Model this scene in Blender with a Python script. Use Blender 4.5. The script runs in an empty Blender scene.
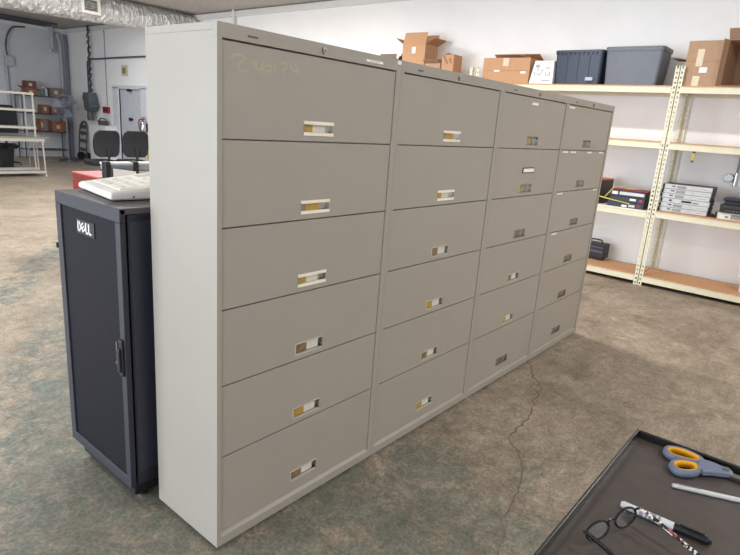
import bpy, bmesh, math, random
from mathutils import Vector, Matrix, Euler
random.seed(7)
PI = math.pi
SC = bpy.context.scene
COL = SC.collection
# ------------------------------------------------------------------ camera
cd = bpy.data.cameras.new('camera'); cam = bpy.data.objects.new('camera', cd); COL.objects.link(cam); SC.camera = cam
cr_, cu_, cf_ = Vector((0.646136, -0.759951, 0.070594)), Vector((0.155495, 0.221631, 0.962653)), Vector((0.747215, 0.611028, -0.261372))
mw = Matrix.Identity(4)
for i in range(3):
    mw[i][0] = cr_[i]; mw[i][1] = cu_[i]; mw[i][2] = -cf_[i]
mw[0][3], mw[1][3], mw[2][3] = -1.0999, -1.5664, 1.6443
cam.matrix_world = mw
cd.sensor_fit = 'HORIZONTAL'; cd.sensor_width = 36.0; cd.lens = 36.0*567.8/740; cd.clip_start = .02; cd.clip_end = 100
# ------------------------------------------------------------------ world, exposure, lights
SC.view_settings.view_transform = 'Standard'; SC.view_settings.look = 'None'; SC.view_settings.gamma = 1
SC.view_settings.exposure = 0.0; SC.view_settings.use_curve_mapping = False
wd = bpy.data.worlds.new('sky'); SC.world = wd; wd.use_nodes = True
wd.node_tree.nodes['Background'].inputs[0].default_value = (.72, .84, 1, 1); wd.node_tree.nodes['Background'].inputs[1].default_value = 1.5
def area(name, loc, rot, sx, sy, w, col):
    l = bpy.data.lights.new(name, 'AREA'); l.shape = 'RECTANGLE'; l.size = sx; l.size_y = sy; l.energy = w; l.color = col
    o = bpy.data.objects.new(name, l); o.location = loc; o.rotation_euler = rot; COL.objects.link(o); return o
area('added_side_fill', (-5.9, -2.4, 1.25), (0, -PI/2, 0), 2.2, 2.6, 175, (.86, .93, 1))  # added fill lamp at an invented second opening, out of view
# daylight through the roll-up opening in the near end wall (faces +X)
area('daylight', (-5.9, 4.2, 1.5), (0, -PI/2, 0), 2.8, 6.8, 560, (.83, .92, 1))
WARM, COOL = (1, .965, .92), (.86, .93, 1)
TUBES = [(1.0, -3.4, 62, WARM, 'nearest the right wall'), (3.9, -3.0, 85, WARM, 'over the right shelving unit'), (3.9, 1.3, 86, WARM, 'over the slotted posts'), (3.9, 5.0, 125, WARM, 'behind the open cartons'),
         (3.7, 8.2, 118, WARM, 'between the cartons and the foil duct'), (-1.2, 4.6, 98, WARM, 'left of the server rack'),
         (.6, 7.2, 80, WARM, 'over the red tool chest'), (4.6, 12.2, 34, COOL, 'over the office chairs'), (1.2, 13.5, 22, COOL, 'over the packing tables')]

# ------------------------------------------------------------------ helpers
def L(c):
    return tuple((v/255/12.92 if v/255 <= .04045 else ((v/255+.055)/1.055)**2.4) for v in c)
MATS = {}
def mat(name, rgb, rough=.6, metal=0., var=.06, scale=14., bump=0., spec=None, trans=0., coat=0.):
    if name in MATS: return MATS[name]
    m = bpy.data.materials.new(name); m.use_nodes = True; nt = m.node_tree; b = nt.nodes['Principled BSDF']
    b.inputs['Roughness'].default_value = rough; b.inputs['Metallic'].default_value = metal
    if trans: b.inputs['Transmission Weight'].default_value = trans
    if coat: b.inputs['Coat Weight'].default_value = coat
    c = L(rgb)
    tc = nt.nodes.new('ShaderNodeTexCoord'); n = nt.nodes.new('ShaderNodeTexNoise'); n.inputs['Scale'].default_value = scale; n.inputs['Detail'].default_value = 5
    nt.links.new(tc.outputs['Object'], n.inputs['Vector'])
    r = nt.nodes.new('ShaderNodeValToRGB'); r.color_ramp.elements[0].position = .3; r.color_ramp.elements[1].position = .7
    r.color_ramp.elements[0].color = (*[max(0, v*(1-var)) for v in c], 1); r.color_ramp.elements[1].color = (*[min(1, v*(1+var)) for v in c], 1)
    nt.links.new(n.outputs['Fac'], r.inputs['Fac']); nt.links.new(r.outputs['Color'], b.inputs['Base Color'])
    if bump:
        bp = nt.nodes.new('ShaderNodeBump'); bp.inputs['Strength'].default_value = bump; bp.inputs['Distance'].default_value = .01
        nt.links.new(n.outputs['Fac'], bp.inputs['Height']); nt.links.new(bp.outputs['Normal'], b.inputs['Normal'])
    MATS[name] = m; return m

class MB:
    def __init__(s): s.v = []; s.f = []; s.m = []
    def add(s, vs, fs, mi=0, T=None):
        o = len(s.v); s.v += [tuple(T @ Vector(v)) if T else tuple(v) for v in vs]
        s.f += [tuple(i+o for i in f) for f in fs]; s.m += [mi]*len(fs); return s
    def box(s, x0, x1, y0, y1, z0, z1, mi=0, T=None):
        vs = [(x, y, z) for x in (x0, x1) for y in (y0, y1) for z in (z0, z1)]
        return s.add(vs, [(0,1,3,2),(4,6,7,5),(0,4,5,1),(2,3,7,6),(0,2,6,4),(1,5,7,3)], mi, T)
    def cyl(s, p0, p1, r0, r1=None, n=12, mi=0, T=None, caps=True):
        r1 = r0 if r1 is None else r1; p0, p1 = Vector(p0), Vector(p1); d = (p1-p0).normalized()
        a = d.orthogonal().normalized(); b = d.cross(a)
        vs = []
        for p, r in ((p0, r0), (p1, r1)):
            for i in range(n):
                t = 2*PI*i/n; vs.append(p+a*math.cos(t)*r+b*math.sin(t)*r)
        fs = [(i, (i+1) % n, n+(i+1) % n, n+i) for i in range(n)]
        if caps: fs += [tuple(range(n-1, -1, -1)), tuple(range(n, 2*n))]
        return s.add(vs, fs, mi, T)
    def tube(s, pts, r, n=8, mi=0, closed=False, T=None, flat=1.0):
        P = [Vector(p) for p in pts]; N = len(P); vs = []; up = None
        for i, p in enumerate(P):
            if closed: d = P[(i+1) % N]-P[i-1]
            else: d = P[min(i+1, N-1)]-P[max(i-1, 0)]
            d.normalize()
            if up is None: up = Vector((0, 0, 1)) if abs(d.z) < .8 else Vector((1, 0, 0))
            a = d.cross(up)
            if a.length < 1e-4: a = d.orthogonal()
            a.normalize(); b = a.cross(d).normalized(); up = b
            rr = r[i] if isinstance(r, (list, tuple)) else r
            for k in range(n):
                t = 2*PI*k/n; vs.append(p+a*math.cos(t)*rr+b*math.sin(t)*rr*flat)
        M = N if closed else N-1
        fs = [(i*n+k, i*n+(k+1) % n, ((i+1) % N)*n+(k+1) % n, ((i+1) % N)*n+k) for i in range(M) for k in range(n)]
        if not closed: fs += [tuple(range(n-1, -1, -1)), tuple(range((N-1)*n, N*n))]
        return s.add(vs, fs, mi, T)
    def prism(s, poly, h0, h1, mi=0, T=None):       # polygon in XY, extruded in Z
        n = len(poly); vs = [(x, y, h0) for x, y in poly]+[(x, y, h1) for x, y in poly]
        return s.add(vs, [tuple(range(n-1, -1, -1)), tuple(range(n, 2*n))]+[(i, (i+1) % n, n+(i+1) % n, n+i) for i in range(n)], mi, T)
    def loft(s, rings, mi=0, T=None, cap0=True, cap1=True):
        n = len(rings[0]); vs = [p for r in rings for p in r]
        fs = [(i*n+k, i*n+(k+1) % n, (i+1)*n+(k+1) % n, (i+1)*n+k) for i in range(len(rings)-1) for k in range(n)]
        if cap0: fs.append(tuple(range(n-1, -1, -1)))
        if cap1: fs.append(tuple(range((len(rings)-1)*n, len(rings)*n)))
        return s.add(vs, fs, mi, T)
    def build(s, name, mats, parent=None, bevel=0, smooth=False, segs=2):
        me = bpy.data.meshes.new(name); me.from_pydata([tuple(v) for v in s.v], [], s.f)
        for m in (mats if isinstance(mats, (list, tuple)) else [mats]): me.materials.append(m)
        me.polygons.foreach_set('material_index', s.m)
        bm = bmesh.new(); bm.from_mesh(me); bmesh.ops.recalc_face_normals(bm, faces=bm.faces); bm.to_mesh(me); bm.free()
        if smooth:
            me.polygons.foreach_set('use_smooth', [True]*len(me.polygons)); me.set_sharp_from_angle(angle=math.radians(38))
        o = bpy.data.objects.new(name, me); COL.objects.link(o)
        if parent: o.parent = parent
        if bevel:
            b = o.modifiers.new('bevel', 'BEVEL'); b.width = bevel; b.segments = segs; b.limit_method = 'ANGLE'; b.harden_normals = False
        return o
def tag(o, label, cat, group=None, kind=None):
    if label: o['label'] = label
    if cat: o['category'] = cat
    if group: o['group'] = group
    if kind: o['kind'] = kind
    return o
def thing(name, label, cat, loc=(0, 0, 0), rot=(0, 0, 0), group=None):
    o = bpy.data.objects.new(name, None); COL.objects.link(o); o.location = loc; o.rotation_euler = rot; o.empty_display_size = .1
    return tag(o, label, cat, group)
def struct(mb, name, m, parent=None, bevel=0):
    o = mb.build(name, m, parent, bevel)
    if not parent: o['kind'] = 'structure'
    return o
def rrect(w, d, r, z, n=4, cx=0, cy=0):
    pts = []
    for qx, qy, a0 in ((1, 1, 0), (-1, 1, 90), (-1, -1, 180), (1, -1, 270)):
        for i in range(n+1):
            a = math.radians(a0+90*i/n); pts.append((cx+qx*(w/2-r)+r*math.cos(a), cy+qy*(d/2-r)+r*math.sin(a), z))
    return pts
def smooth_curve(P, sub=5, closed=False):
    P = [Vector(p) for p in P]; N = len(P); out = []
    for i in range(N if closed else N-1):
        if closed: a, b, c, d = P[i-1], P[i], P[(i+1) % N], P[(i+2) % N]
        else: a, b, c, d = P[max(i-1, 0)], P[i], P[i+1], P[min(i+2, N-1)]
        for k in range(sub):
            t = k/sub; out.append(.5*((2*b)+(c-a)*t+(2*a-5*b+4*c-d)*t*t+(3*b-a-3*c+d)*t**3))
    if not closed: out.append(P[-1])
    return out
def copy_tree(o, parent=None):
    c = o.copy(); COL.objects.link(c); c.parent = parent
    for ch in list(o.children): copy_tree(ch, c)
    return c

# ------------------------------------------------------------------ materials
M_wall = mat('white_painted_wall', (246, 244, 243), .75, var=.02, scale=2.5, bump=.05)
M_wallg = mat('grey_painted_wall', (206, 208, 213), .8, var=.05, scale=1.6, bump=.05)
M_trim = mat('white_trim', (226, 224, 222), .6, var=.02)
M_ceil = mat('ceiling_plaster', (178, 173, 168), .95, var=.10, scale=9, bump=.5)
M_cab = mat('putty_enamel', (157, 150, 140), .42, var=.015, scale=5)
M_gap = mat('dark_gap', (38, 35, 34), .8)
M_lip = mat('cream_plastic', (236, 228, 208), .4)
M_amber = mat('amber_reflection', (176, 142, 62), .5, var=.25, scale=120)  # amber reflection in the metal drawer pull, painted as colour
M_brown = mat('brown_recess', (128, 104, 78), .45, var=.3, scale=90)
M_pale = mat('pale_reflection', (206, 202, 192), .6, var=.08, scale=150)  # pale reflection in the metal drawer pull, painted as colour
M_chrome = mat('brushed_metal', (176, 174, 170), .3, 1.0, var=.2, scale=60)
M_grey = mat('grey_metal', (140, 136, 130), .4, .4)
M_white = mat('white_plastic', (222, 220, 214), .45)
M_black = mat('black_plastic', (26, 26, 29), .5)
M_rack = mat('charcoal_enamel', (46, 46, 55), .55, var=.03)
M_rackd = mat('dark_side_panel', (34, 35, 43), .42, var=.06)
M_beige = mat('beige_shelf_enamel', (222, 216, 190), .5, var=.03)
M_board = mat('particle_board', (190, 146, 108), .8, var=.12, scale=40)
M_cardb = mat('cardboard', (190, 146, 110), .85, var=.05, scale=20)
M_cardb2 = mat('cardboard_tan', (176, 143, 116), .85, var=.05, scale=20)
M_cardi = mat('cardboard_inner', (150, 116, 90), .9, var=.05, scale=20)
M_tape = mat('packing_tape', (214, 196, 168), .35, var=.1, scale=60)
M_label = mat('white_label', (240, 238, 232), .6, var=.02)
M_steel = mat('steel', (190, 190, 192), .22, 1.0, var=.05)
M_red = mat('red_enamel', (128, 42, 38), .5, var=.06)
M_yellow = mat('yellow_plastic', (226, 178, 20), .5)
M_wire = mat('dark_wire', (84, 86, 94), .5, .5)
M_conduit = mat('galvanised_conduit', (134, 136, 146), .45, .5)
M_fabric = mat('black_fabric', (32, 34, 38), .9, var=.2, scale=60)

def floor_material():
    m = bpy.data.materials.new('stained_concrete'); m.use_nodes = True; nt = m.node_tree; N = nt.nodes; Lk = nt.links; b = N['Principled BSDF']
    tc = N.new('ShaderNodeTexCoord')
    def noise(s, d=6, r=.6, dist=0.):
        n = N.new('ShaderNodeTexNoise'); n.inputs['Scale'].default_value = s; n.inputs['Detail'].default_value = d; n.inputs['Roughness'].default_value = r; n.inputs['Distortion'].default_value = dist
        Lk.new(tc.outputs['Object'], n.inputs['Vector']); return n.outputs['Fac']
    def ramp(src, p0, c0, p1, c1, mid=None):
        r = N.new('ShaderNodeValToRGB'); e = r.color_ramp.elements; e[0].position = p0; e[1].position = p1; e[0].color = (*c0, 1); e[1].color = (*c1, 1)
        if mid: q = e.new(mid[0]); q.color = (*mid[1], 1)
        Lk.new(src, r.inputs['Fac']); return r.outputs['Color']
    def mix(f, a, b_, mode='MIX'):
        x = N.new('ShaderNodeMix'); x.data_type = 'RGBA'; x.blend_type = mode
        if isinstance(f, float): x.inputs[0].default_value = f
        else: Lk.new(f, x.inputs[0])
        for v, s in ((a, 6), (b_, 7)):
            if isinstance(v, tuple): x.inputs[s].default_value = (*v, 1)
            else: Lk.new(v, x.inputs[s])
        return x.outputs[2]
    def math_(op, a, b_=0., c=None):
        x = N.new('ShaderNodeMath'); x.operation = op
        for i, v in enumerate((a, b_, c)):
            if v is None: continue
            if isinstance(v, (int, float)): x.inputs[i].default_value = v
            else: Lk.new(v, x.inputs[i])
        return x.outputs[0]
    base = ramp(noise(1.6, 10, .72, .8), .34, L((124, 112, 98)), .68, L((176, 162, 145)), (.5, L((152, 139, 123))))
    fine = mix(1.0, ramp(noise(14, 12, .9, .4), .40, (.48, .47, .45), .60, (1.30, 1.30, 1.30)), ramp(noise(60, 4, .7), .38, (.62, .62, .62), .58, (1.2, 1.2, 1.2)), 'MULTIPLY')
    mp = N.new('ShaderNodeMapping'); mp.inputs['Rotation'].default_value = (0, 0, math.radians(-52)); mp.inputs['Scale'].default_value = (1.6, 8, 1); Lk.new(tc.outputs['Object'], mp.inputs[0])
    sn = N.new('ShaderNodeTexNoise'); sn.inputs['Scale'].default_value = 1.2; sn.inputs['Detail'].default_value = 9; sn.inputs['Roughness'].default_value = .75; sn.inputs['Distortion'].default_value = .8; Lk.new(mp.outputs[0], sn.inputs['Vector'])
    base = mix(.6, base, ramp(sn.outputs['Fac'], .32, (.72, .70, .68), .66, (1.2, 1.2, 1.2)), 'MULTIPLY')
    col = base
    sep = N.new('ShaderNodeSeparateXYZ'); Lk.new(tc.outputs['Object'], sep.inputs[0]); X, Y = sep.outputs[0], sep.outputs[1]
    # old worn green-grey coating: strong on the left side, scattered in front of the cabinets
    zone = math_('SUBTRACT', math_('MULTIPLY', X, 1.0), math_('MULTIPLY', Y, .55))            # small on the left/near side
    edge = N.new('ShaderNodeMapRange'); edge.inputs[1].default_value = -1.45; edge.inputs[2].default_value = -1.65; Lk.new(zone, edge.inputs[0])   # past the diagonal: clean
    inside = math_('SUBTRACT', 1.0, edge.outputs[0])
    fade = N.new('ShaderNodeMapRange'); fade.inputs[1].default_value = .3; fade.inputs[2].default_value = 3.4; fade.inputs[3].default_value = .13; fade.inputs[4].default_value = -.1; Lk.new(X, fade.inputs[0])
    n2 = math_('ADD', noise(2.6, 12, .85, .7), fade.outputs[0])
    g = N.new('ShaderNodeMapRange'); g.inputs[1].default_value = .55; g.inputs[2].default_value = .61; Lk.new(n2, g.inputs[0])
    U0 = math_('SUBTRACT', math_('MULTIPLY', X, 1.4), math_('MULTIPLY', Y, .97))
    nr = N.new('ShaderNodeMapRange'); nr.inputs[1].default_value = -1.9; nr.inputs[2].default_value = -1.2; Lk.new(U0, nr.inputs[0])
    gm = math_('MULTIPLY', math_('MULTIPLY', g.outputs[0], nr.outputs[0]), .62)
    col = mix(gm, col, L((102, 112, 102)))
    # two bands of old grey-green floor paint parallel to the diagonal edge
    U = math_('SUBTRACT', math_('MULTIPLY', X, 1.4), math_('MULTIPLY', Y, .97))
    Uw = math_('ADD', U, math_('MULTIPLY', math_('SUBTRACT', noise(2.2, 6, .7), .5), .35))
    def band(lo, hi, e0, e1):
        a_ = N.new('ShaderNodeMapRange'); a_.inputs[1].default_value = lo; a_.inputs[2].default_value = lo+e0; Lk.new(U if e0 < .05 else Uw, a_.inputs[0])
        b__ = N.new('ShaderNodeMapRange'); b__.inputs[1].default_value = hi; b__.inputs[2].default_value = hi-e1; Lk.new(Uw, b__.inputs[0])
        return math_('MULTIPLY', a_.outputs[0], b__.outputs[0])
    wear = N.new('ShaderNodeMapRange'); wear.inputs[1].default_value = .47; wear.inputs[2].default_value = .53; Lk.new(noise(4.5, 12, .85, .8), wear.inputs[0])
    left = N.new('ShaderNodeMapRange'); left.inputs[1].default_value = 1.1; left.inputs[2].default_value = .5; Lk.new(math_('SUBTRACT', X, math_('MULTIPLY', Y, .3)), left.inputs[0])
    bands = math_('MULTIPLY', math_('ADD', band(-3.22, -2.55, .02, .25), math_('MULTIPLY', band(-2.35, -.9, .3, .6), .9)), math_('MULTIPLY', wear.outputs[0], left.outputs[0]))
    lite = math_('MULTIPLY', left.outputs[0], math_('SUBTRACT', 1.0, nr.outputs[0]))
    col = mix(math_('MULTIPLY', lite, .25), col, L((196, 184, 164)))
    col = mix(math_('MULTIPLY', bands, .85), col, L((100, 114, 108)))
    # scattered darker and rusty stains
    st = N.new('ShaderNodeMapRange'); st.inputs[1].default_value = .6; st.inputs[2].default_value = .72; Lk.new(noise(1.7, 8, .7, 1.2), st.inputs[0])
    col = mix(math_('MULTIPLY', st.outputs[0], .4), col, L((104, 86, 66)))
    # pale scuffs
    sp = N.new('ShaderNodeMapRange'); sp.inputs[1].default_value = .68; sp.inputs[2].default_value = .74; Lk.new(noise(7, 8, .75, .8), sp.inputs[0])
    col = mix(math_('MULTIPLY', sp.outputs[0], .5), col, L((206, 200, 190)))
    col = mix(.72, col, fine, 'MULTIPLY')
    Lk.new(col, b.inputs['Base Color'])
    rr = ramp(noise(3, 6), .3, (.36, .36, .36), .7, (.62, .62, .62)); Lk.new(rr, b.inputs['Roughness'])
    bp = N.new('ShaderNodeBump'); bp.inputs['Strength'].default_value = .12; bp.inputs['Distance'].default_value = .004; Lk.new(noise(30, 8), bp.inputs['Height']); Lk.new(bp.outputs['Normal'], b.inputs['Normal'])
    return m
def perforated():
    m = bpy.data.materials.new('perforated_mesh'); m.use_nodes = True; nt = m.node_tree; N = nt.nodes; Lk = nt.links; b = N['Principled BSDF']
    tc = N.new('ShaderNodeTexCoord'); mp = N.new('ShaderNodeMapping'); mp.inputs['Scale'].default_value = (0, 84, 84)
    Lk.new(tc.outputs['Object'], mp.inputs[0])
    sp = N.new('ShaderNodeSeparateXYZ'); Lk.new(mp.outputs[0], sp.inputs[0])
    def w(src, off=0.):
        a = N.new('ShaderNodeMath'); a.operation = 'MULTIPLY'; a.inputs[1].default_value = PI; Lk.new(src, a.inputs[0])
        c = N.new('ShaderNodeMath'); c.operation = 'SINE'; Lk.new(a.outputs[0], c.inputs[0]); return c.outputs[0]
    p = N.new('ShaderNodeMath'); p.operation = 'MULTIPLY'; Lk.new(w(sp.outputs[1]), p.inputs[0]); Lk.new(w(sp.outputs[2]), p.inputs[1])
    r = N.new('ShaderNodeValToRGB'); r.color_ramp.elements[0].position = .0; r.color_ramp.elements[1].position = .3
    r.color_ramp.elements[0].color = (*L((32, 32, 40)), 1); r.color_ramp.elements[1].color = (*L((12, 12, 16)), 1)
    Lk.new(p.outputs[0], r.inputs[0]); Lk.new(r.outputs[0], b.inputs['Base Color']); b.inputs['Roughness'].default_value = .6; b.inputs['Specular IOR Level'].default_value = .15
    return m
def foil():
    m = bpy.data.materials.new('crinkled_foil'); m.use_nodes = True; nt = m.node_tree; N = nt.nodes; Lk = nt.links; b = N['Principled BSDF']
    b.inputs['Metallic'].default_value = .55; b.inputs['Roughness'].default_value = .3
    tc = N.new('ShaderNodeTexCoord'); v = N.new('ShaderNodeTexVoronoi'); v.inputs['Scale'].default_value = 7; n = N.new('ShaderNodeTexNoise'); n.inputs['Scale'].default_value = 9; n.inputs['Detail'].default_value = 6; n.inputs['Distortion'].default_value = 2
    mp = N.new('ShaderNodeMapping'); mp.inputs['Scale'].default_value = (1.8, .8, .8); Lk.new(tc.outputs['Object'], mp.inputs[0])
    Lk.new(mp.outputs[0], v.inputs['Vector']); Lk.new(mp.outputs[0], n.inputs['Vector'])
    a = N.new('ShaderNodeMath'); a.operation = 'ADD'; Lk.new(v.outputs['Distance'], a.inputs[0]); Lk.new(n.outputs['Fac'], a.inputs[1])
    bp = N.new('ShaderNodeBump'); bp.inputs['Strength'].default_value = 1; bp.inputs['Distance'].default_value = .09; Lk.new(a.outputs[0], bp.inputs['Height']); Lk.new(bp.outputs['Normal'], b.inputs['Normal'])
    r = N.new('ShaderNodeValToRGB'); r.color_ramp.elements[0].color = (*L((206, 204, 204)), 1); r.color_ramp.elements[1].color = (*L((255, 253, 250)), 1); Lk.new(n.outputs['Fac'], r.inputs[0]); Lk.new(r.outputs[0], b.inputs['Base Color'])
    return m
M_floor = floor_material(); M_perf = perforated(); M_foil = foil()

# ------------------------------------------------------------------ room shell
X0, X1, Y0, Y1, H = -6.0, 6.7, -6.0, 17.1, 3.68
struct(MB().box(X0-.2, X1+.2, Y0-.2, Y1+.2, -.15, 0), 'floor', M_floor)
fl = bpy.data.objects['floor']
struct(MB().box(X0-.2, X1+.2, Y0-.2, Y1+.2, H, H+.15), 'ceiling', M_ceil)
wb = MB().box(X1, X1+.2, Y0-.2, 12.8, 0, H).box(X1, X1+.2, 13.95, Y1+.2, 0, H).box(X1, X1+.2, 12.8, 13.95, 2.06, H)
struct(wb, 'wall_back', M_wall)
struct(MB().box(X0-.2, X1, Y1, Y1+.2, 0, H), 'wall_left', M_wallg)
struct(MB().box(X0-.2, X1, Y0-.2, Y0, 0, H), 'wall_right', M_wall)
struct(MB().box(X0-.2, X0, Y0, -3.8, 0, H).box(X0-.2, X0, -1.0, .8, 0, H).box(X0-.2, X0, -3.8, -1.0, 2.8, H).box(X0-.2, X0, 7.7, Y1, 0, H).box(X0-.2, X0, .8, 7.7, 3.1, H), 'wall_front', M_wall)  # the smaller opening is invented for the added side fill
# beam-like trim round the top of the two far walls
struct(MB().box(X1-.07, X1, Y0, Y1, 3.56, 3.66), 'trim_1', M_trim, bevel=.01)
struct(MB().box(X0, X1-.07, Y1-.08, Y1, 3.56, 3.66), 'trim_2', M_trim, bevel=.01)
# door in the far wall
d = MB().box(X1+.03, X1+.08, 12.8, 13.95, 0, 2.06)
for y0, y1 in ((12.92, 13.32), (13.43, 13.83)):
    for z0, z1 in ((.2, .9), (1.05, 1.9)): d.box(X1+.022, X1+.03, y0, y1, z0, z1)
d1 = struct(d, 'door_1', mat('grey_white_door', (196, 198, 204), .6), bevel=.004)
MB().box(X1-.03, X1+.1, 13.95, 14.27, 0, 2.1).box(X1-.03, X1+.1, 12.5, 12.8, 0, 2.1).box(X1-.03, X1+.1, 12.5, 14.27, 2.06, 2.15).build('door_frame', mat('casing_white', (214, 215, 220), .6), d1, .01)
MB().cyl((X1-.05, 13.32, 1.3), (X1+.03, 13.32, 1.3), .03, n=12).cyl((X1-.07, 13.32, 1.3), (X1-.02, 13.32, 1.3), .045, n=12).build('door_knob', M_black, d1, smooth=True)
MB().box(X1-.05, X1+.02, 13.3, 13.45, 2.0, 2.06).build('door_closer', M_black, d1)
# cracks in the concrete
def crack(pts, w, jag=.03, seed=1):
    rnd = random.Random(seed); P = []
    for i in range(len(pts)-1):
        a, b = Vector(pts[i]), Vector(pts[i+1]); n = max(2, int((b-a).length/.04)); q = (b-a).normalized().orthogonal()
        for k in range(n): P.append(a.lerp(b, k/n)+Vector((-(b-a).y, (b-a).x)).normalized()*rnd.uniform(-jag, jag)*.4)
    P.append(Vector(pts[-1])); mb = MB(); vs = []
    for i, p in enumerate(P):
        dd = (P[min(i+1, len(P)-1)]-P[max(i-1, 0)]).normalized(); nn = Vector((-dd.y, dd.x)); ww = w*rnd.uniform(.35, 1.3)
        for s, z in ((-1, .0006), (1, .0006)): vs.append((p.x+nn.x*s*ww, p.y+nn.y*s*ww, z))
    fs = [(2*i, 2*i+1, 2*i+3, 2*i+2) for i in range(len(P)-1)]
    return mb.add(vs, fs)
M_crack = mat('crack_dark', (122, 108, 90), .95, var=.3, scale=60)
crack([(3.07, .17), (2.6, -.1), (2.41, -.26), (2.1, -.34), (1.88, -.39), (1.69, -.39), (1.45, -.59), (1.34, -.64), (1.06, -.69), (.77, -.80), (.3, -.95), (-.3, -1.3)], .0062, .045, 3).build('crack', M_crack, fl)
crack([(3.31, -.02), (3.6, -.06), (3.82, -.09)], .003, .01, 5).build('crack', M_crack, fl)
crack([(4.0, .5), (5.0, .42), (6.0, .35)], .003, .01, 6).build('crack', M_crack, fl)
crack([(3.9, -.1), (4.2, -1.0), (4.5, -1.9)], .004, .01, 8).build('crack', M_crack, fl)

# fluorescent fixtures on the ceiling (they light the room)
M_tube = bpy.data.materials.new('lit_tube'); M_tube.use_nodes = True
bt = M_tube.node_tree.nodes['Principled BSDF']; bt.inputs['Emission Color'].default_value = (1, .96, .9, 1); bt.inputs['Emission Strength'].default_value = 5
for x, y, pw, lc, wh in TUBES:
    t = thing('ceiling_light', 'white fluorescent ceiling fixture with two lit tubes, '+wh, 'light', (x, y, H), group='fluorescent fixtures on the ceiling')
    MB().prism([(-.1, -.0), (.1, 0), (.06, -.06), (-.06, -.06)], -.62, .62, T=Matrix(((1, 0, 0, 0), (0, 0, 1, 0), (0, 1, 0, 0), (0, 0, 0, 1)))).build('housing', M_trim, t)
    for s in (-1, 1): MB().cyl((s*.045, -.6, -.085), (s*.045, .6, -.085), .016, n=10).build('tube', M_tube, t, smooth=True)
    la = area('lamp', (0, 0, -.12), (0, 0, 0), .2, 1.2, pw, lc); la.parent = t

# ------------------------------------------------------------------ filing cabinets
CW, CH, CD = .9261, 1.9104, .4204
ZS = [1.862, 1.562, 1.27, .98, .69, .40, .068]
def door_mesh(x0, x1, z0, z1, hx0, hx1, hz0, hz1, yf=.005, yb=.024):
    mb = MB(); xs = [x0, hx0, hx1, x1]; zs = [z0, hz0, hz1, z1]
    for i in range(3):
        for k in range(3):
            if i == 1 and k == 1: continue
            mb.add([(xs[i], yf, zs[k]), (xs[i+1], yf, zs[k]), (xs[i+1], yf, zs[k+1]), (xs[i], yf, zs[k+1])], [(0, 1, 2, 3)])
    mb.add([(x0, yf, z0), (x0, yb, z0), (x0, yb, z1), (x0, yf, z1)], [(0, 1, 2, 3)]); mb.add([(x1, yf, z0), (x1, yb, z0), (x1, yb, z1), (x1, yf, z1)], [(3, 2, 1, 0)])
    mb.add([(x0, yf, z0), (x1, yf, z0), (x1, yb, z0), (x0, yb, z0)], [(3, 2, 1, 0)]); mb.add([(x0, yf, z1), (x1, yf, z1), (x1, yb, z1), (x0, yb, z1)], [(0, 1, 2, 3)])
    mb.add([(x0, yb, z0), (x1, yb, z0), (x1, yb, z1), (x0, yb, z1)], [(3, 2, 1, 0)])
    return mb
def handle_mesh(xc, zc, style, rnd):
    w, h = .155/2, .052/2; mb = MB()   # mats: 0 lip, 1 painted amber reflection, 2 painted pale reflection, 3 chrome, 4 brown, 5 grey
    b = .0245; f = .002
    lipm = {'cream': 0, 'chrome': 6}.get(style, 5)
    lt_ = .012 if style == 'cream' else .0045
    mb.box(xc-w, xc+w, f, .012, zc+h-lt_, zc+h, lipm); mb.box(xc-w, xc+w, f, .012, zc-h, zc-h+lt_, lipm)
    mb.box(xc-w, xc-w+.004, f+.002, .023, zc-h+.005, zc+h-.005, 6 if style == 'chrome' else 5); mb.box(xc+w-.004, xc+w, f+.002, .023, zc-h+.011, zc+h-.012, 3)
    a = w*2
    if style == 'cream':
        cuts = [(0, .36, 1), (.36, .78, 2), (.78, 1, 3)] if rnd == 0 else [(0, .22, 5), (.22, .7, 1), (.7, 1, 3)]
    elif style == 'chrome': cuts = [(0, .48, 1 if rnd == 0 else 4), (.48, .9, 2), (.9, 1, 3)]
    elif style == 'two': cuts = [(0, .42, 1), (.42, .6, 3), (.6, 1, 5)]
    else: cuts = [(0, .3, 5), (.3, .75, 4), (.75, 1, 5)]
    for c0, c1, m in cuts: mb.box(xc-w+a*c0, xc-w+a*c1, .0165 if m != 3 else .02, .0235, zc-h+.004, zc+h-.004, m)
    return mb
HM = [M_lip, M_amber, M_pale, M_chrome, M_brown, M_grey, mat('worn_lip', (190, 184, 170), .4)]
STY = [['cream', 'cream', 'cream', 'chrome', 'chrome', 'chrome'], ['cream', 'cream', 'chrome', 'chrome', 'chrome', 'chrome'],
       ['two', 'two', 'brown', 'chrome', 'chrome', 'brown'], ['brown']*6]
CLAB = ['putty metal six-tier filing cabinet nearest the camera with faint yellow scrawl on its top door',
        'putty metal six-tier filing cabinet second from the dark server rack',
        'putty metal six-tier filing cabinet, third in the row, with a framed label',
        'putty metal six-tier filing cabinet at the far end of the row, taped along its doors']
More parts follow.
